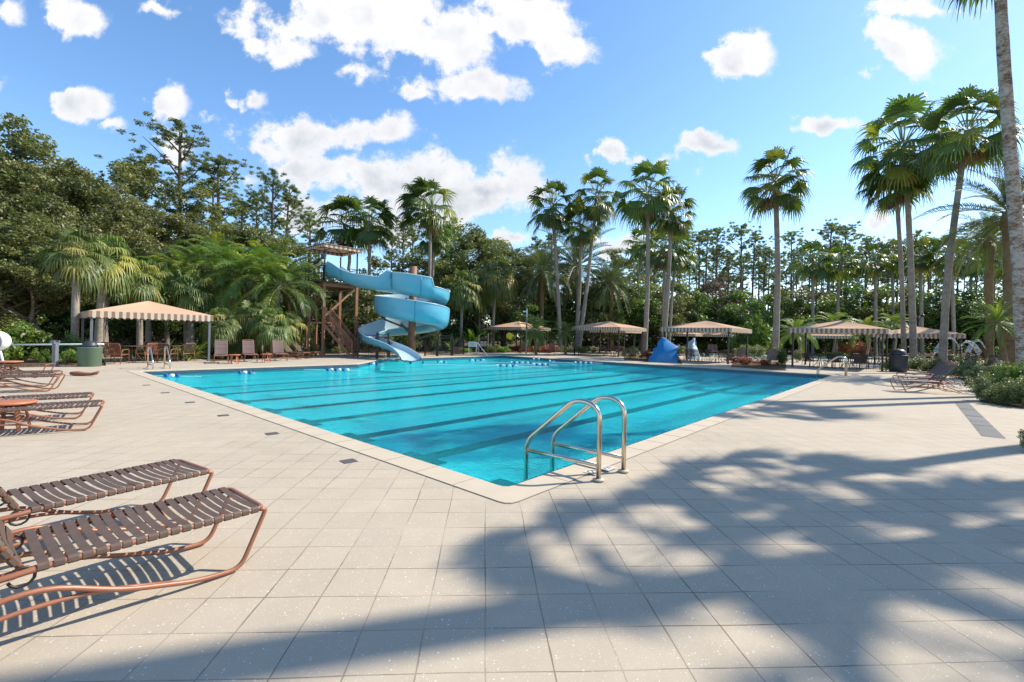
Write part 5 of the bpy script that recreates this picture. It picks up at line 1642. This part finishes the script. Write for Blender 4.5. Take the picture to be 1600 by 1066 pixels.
for i in range(6, N_ - 20, 22):
    MB().tube([v + (v - (path[i] - O + Vector((0, 0, .4)))).normalized() * .012 for v in sec_o[i]], .028, 6).build('joint_flange', flm, slide, True)
MB().lathe([(.27, 0), (.25, 2.5), (.25, 6.1), (.001, 6.12)], 20).build('column', M['column'], slide, True)
for (a, z) in ((-90, 3.85), (-10, 3.5), (90, 3.05), (180, 2.6), (262, 2.25), (345, 1.85), (90 + 360, 1.35), (505, 1.1)):
    r_ = Vector((math.cos(math.radians(a)), math.sin(math.radians(a)), 0))
    MB().bar(r_ * .2 + Vector((0, 0, z - .75)), r_ * 1.95 + Vector((0, 0, z - .09)), .08, .12).build('support_arm', M['darkwood'], slide)
MB().bar((0, 0, 5.6), (-2.6, -.9, 4.55), .08, .14).build('support_arm', M['wood'], slide)

# ------------------------------------------------------------------ slide tower
T0 = Vector((-12.25, 29.5, 0)) + DA * .15 + DB * .15
S_ = 2.3
tower = thing('slide_tower', 'brown timber slide tower with railed deck and zigzag stairs', 'tower', T0)
tm = lambda s, t_, z: DB * s + DA * t_ + Vector((0, 0, z))
DZ = 4.86
for (s, t_) in ((0, 0), (S_, 0), (S_, S_), (0, S_)):
    p = tm(s, t_, 0); MB().box((p.x, p.y, DZ / 2 - .1), (.17, .17, DZ - .2), AA).build('post', M['wood'], tower)
    MB().box((p.x, p.y, DZ + 1.05), (.08, .08, 2.1), AA).build('roof_post', M['dark_metal'], tower)
p = tm(S_ / 2, S_ / 2, 0)
MB().box((p.x, p.y, DZ - .04), (S_ + .5, S_ + .5, .08), AA).build('platform', M['darkwood'], tower)
mb = MB()
for q in range(4):
    cr_ = [(0, 0), (S_, 0), (S_, S_), (0, S_)]
    a, b = cr_[q], cr_[(q + 1) % 4]
    mb.bar(tm(a[0], a[1], DZ - .21), tm(b[0], b[1], DZ - .21), .09, .24)
mb.build('beam', M['wood'], tower)
mb = MB()
mb.bar(tm(0, .1, 2.6), tm(0, S_ - .2, DZ - .4), .08, .12); mb.bar(tm(.1, 0, DZ - .4), tm(S_ - .2, 0, 2.6), .08, .12)
mb.build('brace', M['wood'], tower)


def railing(mb, a, b, z0, z1, h=.98, n=None, post=True, r=.018):
    a, b = Vector(a), Vector(b); n = n or max(2, int((b - a).length / .13))
    A, B = a + Vector((0, 0, z0)), b + Vector((0, 0, z1))
    mb.bar(A + Vector((0, 0, h)), B + Vector((0, 0, h)), .05, .04); mb.bar(A + Vector((0, 0, h * .55)), B + Vector((0, 0, h * .55)), .03); mb.bar(A + Vector((0, 0, .12)), B + Vector((0, 0, .12)), .03)
    for i in range(n + 1):
        q = A.lerp(B, i / n); big = i in (0, n)
        mb.bar(q, q + Vector((0, 0, h)), .05 if big else .016)


mb = MB(); e = .12
railing(mb, tm(-e, -e, 0), tm(S_ + e, -e, 0), DZ, DZ, n=9); railing(mb, tm(S_ + e, S_ + e, 0), tm(-e, S_ + e, 0), DZ, DZ, n=9); railing(mb, tm(-e, -e, 0), tm(-e, .55, 0), DZ, DZ, n=3); railing(mb, tm(-e, 1.7, 0), tm(-e, S_ + e, 0), DZ, DZ, n=4)
mb.build('railing', M['dark_metal'], tower)


def stairs(nm, a, b, z0, z1, w=1.0, n=11, mat='wood'):
    """steps rising from a to b"""
    a, b = Vector(a), Vector(b); d = (b - a).normalized(); sd = Vector((-d.y, d.x, 0))
    st = MB()
    for i in range(n):
        q = a.lerp(b, (i + .5) / n); z = z0 + (z1 - z0) * (i + 1) / n
        st.box((q.x, q.y, z - .02), ((b - a).length / n * 1.15, w, .04), math.atan2(d.y, d.x))
    root = st.build(nm, M[mat], tower)
    sg = MB()
    for s in (-1, 1):
        o_ = sd * (s * (w / 2 + .04)); sg.bar(a + o_ + Vector((0, 0, z0 - .05)), b + o_ + Vector((0, 0, z1 - .08)), .05, .16)
    sg.build('stringer', M[mat], root)
    rl = MB()
    for s in (-1, 1):
        o_ = sd * (s * (w / 2 + .04))
        for h in (.3, .48, .66, .84, .98): rl.bar(a + o_ + Vector((0, 0, z0 + h)), b + o_ + Vector((0, 0, z1 + h)), .05 if h > .9 else .034)
        for i in range(4):
            q = a.lerp(b, i / 3) + o_; z = z0 + (z1 - z0) * i / 3; rl.bar(q + Vector((0, 0, z)), q + Vector((0, 0, z + 1.0)), .06)
    rl.build('handrail', M['copper'] if mat == 'wood' else M['darkwood'], root)


W2L = lambda x, y: Vector((x, y, 0)) - T0
stairs('stair_flight', W2L(-10.0, 29.2), W2L(-11.85, 29.2), 0, 2.15, 1.0, 11)
stairs('stair_flight', W2L(-12.75, 29.2), W2L(-15.2, 29.2), 2.15, DZ, 1.0, 13, 'darkwood')
q = W2L(-12.3, 29.2); MB().box((q.x, q.y, 2.11), (1.0, 1.15, .1)).build('landing', M['wood'], tower)
q = W2L(-15.3, 30.2); MB().box((q.x + .2, q.y, DZ - .05), (1.3, 2.6, .1)).build('landing', M['darkwood'], tower)
for (x, y, h) in ((-12.75, 28.7, 3.1), (-11.85, 28.7, 3.1), (-12.75, 29.75, 2.1), (-14.0, 28.75, 3.4), (-15.6, 28.9, DZ), (-14.75, 31.2, DZ)):
    q = W2L(x, y); MB().box((q.x, q.y, h / 2), (.12, .12, h)).build('stair_post', M['wood'], tower)
# tower awning rests on the roof posts and is fixed to them: a part
V, Q, T = [], [], []
zt = DZ + 2.42; hv = .24; ov = .22
cs = [tm(-ov, -ov, zt), tm(-ov, S_ + ov, zt), tm(S_ + ov, S_ + ov, zt), tm(S_ + ov, -ov, zt)]
apex = tm(S_ / 2, S_ / 2, zt + .16)
mb = MB()
for i in range(4): mb.add([cs[i], cs[(i + 1) % 4], apex], [(0, 1, 2)])
rf_ = mb.build('canopy', M['roof'], tower)
for i in range(4):
    p, q = cs[i], cs[(i + 1) % 4]; ns = 17
    for k in range(ns):
        x0, x1 = p.lerp(q, k / ns), p.lerp(q, (k + 1) / ns); j = len(V)
        V += [x0, x1, x1 - Vector((0, 0, hv)), x0 - Vector((0, 0, hv))]; Q.append((j, j + 1, j + 2, j + 3)); T.append(.25 if k % 2 else .75)
me = np_mesh('valance', [tuple(v) for v in V], Q); at = me.attributes.new('stripe', 'FLOAT', 'FACE'); at.data.foreach_set('value', np.array(T, np.float32))
link('valance', me, M['valance'], rf_)
mb = MB()
for i in range(4):
    a, b = cs[i] - Vector((0, 0, .05)), cs[(i + 1) % 4] - Vector((0, 0, .05)); mb.bar(a, b, .05); mb.bar(a, apex - Vector((0, 0, .06)), .04); mb.bar((a + b) / 2, apex - Vector((0, 0, .06)), .035)
mb.build('canopy_frame', M['darkwood'], tower)
ls = thing('floodlight', 'dark floodlight on an arm at the left corner of the slide tower', 'floodlight', T0 + tm(S_ + .12, -.1, DZ + 1.35))
MB().bar((0, 0, 0), (.55, -.1, .05), .05).build('arm', M['dark_metal'], ls); MB().box((.75, -.12, .12), (.5, .2, .16), M=Matrix.Rotation(-.7, 3, 'Y')).build('lamp_head', M['dark_metal'], ls)
tag(MB().box((0, 0, 0), (.2, .16, .32)).box((0, -.085, 0), (.15, .01, .26)).build('speaker_box', M['dark_plastic'], loc=T0 + tm(-.02, -.14, DZ + 1.55)), 'small dark loudspeaker on the front roof post of the slide tower', 'loudspeaker')


# ------------------------------------------------------------------ fences at the slide
def fence(label, a, b, h, group='black picket fence panels at the slide'):
    root = thing('fence_panel', label, 'fence', a, 0, group); b = b - a
    for q in (Vector((0, 0, 0)), b): MB().box((q.x, q.y, (h + .1) / 2), (.09, .09, h + .1)).lathe([(.05, 0), (.02, .06), (.001, .07)], 8, (q.x, q.y, h + .1)).build('post', M['black_metal'], root)
    d = b.normalized(); m_ = MB()
    m_.bar(d * .05 + Vector((0, 0, h)), b - d * .05 + Vector((0, 0, h)), .035); m_.bar(d * .05 + Vector((0, 0, h - .16)), b - d * .05 + Vector((0, 0, h - .16)), .03); m_.bar(d * .05 + Vector((0, 0, .12)), b - d * .05 + Vector((0, 0, .12)), .03)
    m_.build('rail', M['black_metal'], root)
    m_ = MB(); n = max(3, int(b.length / .115))
    for i in range(1, n): q = b * (i / n); m_.box((q.x, q.y, h / 2 + .04), (.016, .016, h - .06))
    m_.build('pickets', M['black_metal'], root)


fp = [(458, 28.8), (502, 28.4), (556, 27.9), (589, 27.0), (605, 26.9), (626, 27.4)]
fence('black fence panel behind the tilted loungers, leftmost', GX(452, 31.5), GX(500, 31), 1.35)
fence('black fence panel under the tower, second from the left', GX(503, 31), GX(556, 30.0), 1.35)
fence('tall black fence panel left of the slide exit', GX(559, 28.2), GX(588, 27.7), 1.4)
fence('tall black fence panel in front of the slide, right of the first tall one', GX(590, 27.6), GX(606, 27.4), 1.45)
fence('low black fence panel beside the slide chute exit', GX(608, 27.6), GX(626, 28.3), .95)
fence('black fence panel right of the slide exit', GX(664, 32.5), GX(682, 32.5), .9)
fence('tall black fence panel farther right of the slide exit', GX(684, 32.4), GX(705, 33.4), 1.45)
fence('black fence panel at the tall palm right of the slide', GX(707, 33.6), GX(724, 36), 1.2)

# ------------------------------------------------------------------ bins, pole, covers, signs, lamps
bn = thing('litter_bin', 'round green litter bin with dark dome lid at the left', 'bin', G(140, 572.5))
MB().lathe([(.34, 0), (.35, .02), (.375, .70), (.385, .72), (.385, .745), (.36, .75), (.001, .75)], 32).build('body', M['green_plastic'], bn, True)
MB().lathe([(.25, .75), (.25, .80), (.22, .90), (.13, .97), (.001, .99)], 28).build('lid', M['dark_plastic'], bn, True)
bn = thing('litter_bin', 'tall black litter bin with rounded hood at the right of the deck', 'bin', G(1403, 581))
MB().lathe([(.36, 0), (.40, .03), (.42, .40), (.42, .86), (.44, .88), (.44, .92), (.40, .93), (.001, .93)], 32).build('body', M['dark_plastic'], bn, True)
MB().lathe([(.36, .93), (.36, 1.0), (.33, 1.13), (.22, 1.23), (.001, 1.26)], 28).build('lid', M['dark_plastic'], bn, True)
ps = thing('post', 'square grey post on the deck edge carrying the white pole', 'post', G(86, 573))
MB().box((0, 0, .46), (.13, .13, .92)).box((0, 0, .01), (.22, .22, .02)).build('shaft', M['grey_post'], ps)
MB().box((0, -.03, .89), (.16, .2, .05)).box((0, .08, .955), (.16, .04, .08)).box((0, -.11, .955), (.16, .04, .08)).build('cradle', M['grey_post'], ps)
a, b = P(2, 539, 17.6), P(162, 538, 17.9)
mb = MB(); mb.tube([a, (a + b) / 2 - Vector((0, 0, .0)), b], .032, 10)
o = mb.build('white_pole', M['white'], None, True); tag(o, 'long white horizontal pole resting on the grey post', 'pole')
ball = thing('reel', 'white rounded reel end with grey band at the left edge of the picture', 'reel', GX(-4, 16.5))
MB().lathe([(.001, -.22), (.22, -.2), (.33, -.1), (.36, 0), (.33, .1), (.22, .2), (.001, .22)], 28, cap=False).build('drum', M['white'], ball, True, (0, 0, .95)).rotation_euler = (math.pi / 2, 0, .3)
MB().tube([(.30 * math.cos(a), -.17, .95 + .30 * math.sin(a)) for a in [i * math.pi / 8 for i in range(-2, 7)]], .03, 8).build('band', M['grey_post'], ball, True)
MB().bar((-.25, 0, 0), (0, 0, .9), .05).bar((.25, 0, 0), (0, 0, .9), .05).build('stand', M['white'], ball)
bt = MB()
bt.tube([(-.42, 0, .07), (-.25, .01, .07), (0, 0, .06), (.2, .02, .06), (.34, .03, .09), (.42, .03, .15)], [.05, .075, .055, .045, .05, .02], 10, sx=1.2)
o = bt.build('palm_boot', M['dark_mulch'], None, True, G(132, 587.5)); tag(o, 'reddish brown fallen palm leaf base lying on the deck at the left', 'palm leaf base')


def cover(name, label, cat, loc, pts, faces, mat, cuts=3, disp=.05, rz=0):
    bm = bmesh.new(); vs = [bm.verts.new(p) for p in pts]
    for f in faces: bm.faces.new([vs[i] for i in f])
    bmesh.ops.recalc_face_normals(bm, faces=bm.faces)
    bmesh.ops.subdivide_edges(bm, edges=bm.edges[:], cuts=cuts, use_grid_fill=True)
    for v in bm.verts:
        q = v.co
        v.co = q + Vector((math.sin(q.z * 9 + q.x * 5), math.cos(q.x * 7 + q.z * 6), 0)) * disp * min(1, q.z * 1.5)
    me = bpy.data.meshes.new(name); bm.to_mesh(me); bm.free()
    me.polygons.foreach_set('use_smooth', [True] * len(me.polygons))
    o = link(name, me, M[mat], loc=loc); o.rotation_euler.z = rz
    return tag(o, label, cat)


lp = [(-.95, -.35, 0), (.92, -.40, 0), (.92, .40, .02), (-.8, .45, 0), (-.85, -.22, .30), (-.75, .3, .30), (-.10, -.08, 1.66), (0, .10, 1.66), (.95, -.32, 1.02), (.95, .28, 1.02)]
lf = [(0, 1, 8, 6, 4), (3, 5, 7, 9, 2), (0, 4, 5, 3), (4, 6, 7, 5), (6, 8, 9, 7), (8, 1, 2, 9)]
lft = cover('pool_lift_cover', 'big blue vinyl cover draped over a pool lift beside the far pool edge', 'cover', GX(1035, 30.6), lp, lf, 'blue_cover', 6, .075, -.25)
lp2 = [(x * .55, y * .8, z * 1.02) for x, y, z in lp]
cover('white_cover', 'pale blue and white cover standing among chairs behind the blue one', 'cover', GX(1083, 36.5), [(-x, y, z) for x, y, z in lp2], lf, 'white_blue', 3, .07, .2)

sg = thing('rules_sign', 'small white sign on two thin posts at the far pool edge', 'sign', GX(738, 37.6))
MB().box((0, 0, .80), (.66, .03, .42)).build('board', M['white'], sg)
mb = MB()
for z, w_ in ((.92, .42), (.85, .5), (.78, .36), (.71, .46)): mb.box((0, -.017, z), (w_, .004, .025))
mb.build('lettering', simple('grey_print', (.25, .24, .22), .7), sg)
for x in (-.30, .30): MB().bar((x, .02, 0), (x, .02, 1.0), .04).build('post', M['white'], sg)
rl_ = thing('stair_rail', 'sloping white handrail going down into the far end of the pool', 'handrail', GX(745, 37.2))
MB().tube(fillet([(0, 0, 0), (0, 0, .98), (.95, -1.0, -.1)], [.12]), .03, 10).build('rail', M['white'], rl_, True)
nb = thing('notice_board', 'tan wooden notice board with arched top behind the white sign', 'notice board', GX(755, 41))
mb = MB()
mb.box((0, 0, .85), (.62, .04, .62)); mb.lathe([(.31, -.02), (.31, .02)], 24, (0, 0, 0))
MB().box((0, 0, .85), (.62, .04, .62)).build('board', simple('tan_wood', (.33, .24, .16), .8), nb)
MB().lathe([(.30, -.02), (.30, .02)], 24).build('arch', M['darkwood'], nb, False, (0, 0, 1.16)).rotation_euler = (math.pi / 2, 0, 0)
mb = MB()
for x, z in ((-.13, .95), (.13, .95), (-.13, .72), (.13, .72)): mb.box((x, -.024, z), (.2, .006, .17))
mb.build('notices', simple('notice_paper', (.5, .42, .33), .8), nb)
for x in (-.42, .42): MB().box((x, 0, .78), (.08, .08, 1.56)).build('post', simple('pale_post', (.42, .34, .25), .8), nb)
lmp = thing('lamp_post', 'slim white and brown lamp post in front of the far awning', 'lamp post', GX(822, 40))
MB().tube([(0, 0, 0), (0, 0, 3.0)], .06, 10).build('pole', simple('pale_pole', (.5, .45, .4), .6), lmp, True)
MB().tube([(0, 0, 3.0), (0, 0, 3.95)], .05, 10).build('upper_pole', M['white'], lmp, True)
MB().box((-.18, 0, 3.72), (.36, .12, .10)).build('lamp_head', M['white'], lmp)
MB().lathe([(.07, 0), (.08, .05), (.07, .3)], 12).build('collar', M['terracotta'], lmp, True, (0, 0, 2.2))
lm2 = thing('lamp_post', 'dark lamp post with two heads between the shaggy palms at the right', 'lamp post', GX(1434, 38))
MB().tube([(0, 0, 0), (0, 0, 3.9)], .05, 8).build('pole', M['dark_metal'], lm2, True)
MB().box((0, 0, 3.9), (.7, .06, .06)).build('crossarm', M['dark_metal'], lm2)
for x in (-.33, .33): MB().lathe([(.10, -.12), (.14, 0), (.08, .1)], 10).build('lamp_head', M['dark_metal'], lm2, True, (x, 0, 3.95))
o = MB().lathe([(.28, -.05), (.33, 0), (.28, .05)], 20, cap=True).build('rescue_float', simple('yellow_plastic', (.75, .62, .03), .5), None, True, P(796, 525, 43)); o.rotation_euler = (math.pi / 2, 0, 0)
tag(o, 'round yellow float hanging in the dark under the far awning', 'float')
pb = thing('planter_box', 'small orange brown box by the fence right of the slide', 'box', GX(711.5, 38.5))
MB().box((0, 0, .24), (.62, .4, .48)).build('body', M['terracotta'], pb); MB().box((0, 0, .50), (.68, .46, .05)).build('lid', M['terracotta'], pb)
# handrail-like white bar on the deck left of the slide exit
o = MB().tube([(-.35, .2, .12), (.0, 0, .06), (.35, -.2, .03)], .035, 8).build('white_bar', M['white'], None, True, GX(609, 26.9)); tag(o, 'short white bar lying on the deck before the slide fence', 'bar')

# ------------------------------------------------------------------ lane floats on the water
def floats(label, px, py, n, ext=0.0, dirv=None, sp=.16, r=.075, mode=0):
    p = G(px, py, WATER); root = thing('lane_float_string', label, 'lane floats', p, 0, 'lane rope floats on the water')
    d = (dirv or DA).normalized()
    q0 = d.to_track_quat('Z', 'Y').to_euler()
    for i in range(n):
        o = MB().lathe([(.02, -.045), (r * .9, -.05), (r, -.03), (r, .03), (r * .9, .05), (.02, .045)], 14).build('float', M['float_white' if (i + mode) % 2 else 'float_blue'], root, True)
        o.location = d * (i * sp) + Vector((0, 0, .02)); o.rotation_euler = q0
    if n > 1 or ext:
        MB().tube([d * -ext + Vector((0, 0, .012)), d * (n * sp + ext * .4) + Vector((0, 0, .012))], .012, 6).build('rope', M['float_white'], root)


RX = Vector((1, .03, 0))
for (px, py, n, ext, m_, lb, dv) in [
        (231, 580.5, 3, 0, 0, 'blue and white floats at the left foot of the far ladder', RX), (246, 582, 2, 0, 1, 'blue and white floats between the rails of the far ladder', RX), (260, 588, 3, 1.5, 0, 'blue and white floats just in front of the far ladder', RX),
        (281, 581, 3, 0, 0, 'blue and white floats right of the far ladder', RX), (337, 579, 2, 0, 0, 'single pair of floats below the leftmost upright lounger', RX), (375, 583, 3, 0, 0, 'floats below the gap of the upright loungers, front string', RX),
        (386, 577.5, 3, 0, 1, 'floats below the second upright lounger, back string', RX), (501, 573, 3, 0, 0, 'floats before the tower path, back string', RX), (512, 578.5, 6, 1.0, 0, 'row of six floats before the tower path', RX),
        (578, 569, 3, .4, 0, 'floats left of the slide exit', RX), (633, 564.5, 4, .4, 0, 'floats right in front of the slide exit', RX), (636, 567.5, 2, 0, 1, 'pair of floats nearest the camera before the slide exit', RX), (661, 567, 1, 0, 0, 'single blue float right of the slide exit', RX),
        (684, 566, 3, 0, 0, 'floats right of the slide exit, middle of the far water', RX), (734, 563.5, 3, 0, 0, 'floats below the white sign', RX), (751, 563, 2, 0, 0, 'floats right of those below the white sign', RX),
        (777, 572, 7, 4, 1, 'long string of floats nearest the camera in the middle of the pool', RX), (799, 567, 8, 2, 1, 'long string of blue and white floats behind the nearest one', RX), (834, 561.5, 3, 0, 1, 'white floats below the pygmy palm before the far awning', RX),
        (834, 570, 6, 1, 1, 'string of white floats right of the two long strings', RX), (859, 564.5, 2, 0, 1, 'pair of white floats left of the rightmost string', RX), (899, 567, 7, 1.5, 1, 'rightmost string of blue and white floats below the palm trio', RX)]:
    floats(lb, px, py, n, ext, dv, .17 if n > 3 else .19, .068, m_)

# ------------------------------------------------------------------ fountain jets beyond the right bed
t = NT('water_spray')
t.set((.92, .95, 1.0), .4, 0, .3)
tp_ = t.n('ShaderNodeBsdfTransparent'); ms = t.n('ShaderNodeMixShader')
t.l(t.math('MULTIPLY_ADD', t.noise(7, 6, t.coord(), .8), 2.2, -.85, clamp=True), ms.inputs[0])
t.l(tp_.outputs[0], ms.inputs[1]); t.l(t.bsdf.outputs[0], ms.inputs[2]); t.l(ms.outputs[0], t.out.inputs[0])
M['spray'] = t.m
for (a, b, hh, Y, lb) in [((1498, 541), (1462, 551), 1.35, 30, 'white arc of water spraying left between the two shaggy palm stems'), ((1500, 541), (1530, 552), .9, 30, 'white arc of water spraying right of the leaning palm stem'),
                         ((1540, 546), (1512, 551), 1.3, 31, 'broad white splash of water beyond the dark loungers at the right')]:
    A, B = P(*a, Y), P(*b, Y); mb = MB(); pts = []
    for i in range(11):
        u = i / 10; q = A.lerp(B, u); q.z += hh * 4 * u * (1 - u) * .55; pts.append(q - A)
    mb.tube(pts, [.02 + .013 * i for i in range(11)], 10, cap=False)
    o = mb.build('water_jet', M['spray'], None, True, A); tag(o, lb, 'water jet', 'fountain jets at the right')
bpy.context.view_layer.update()
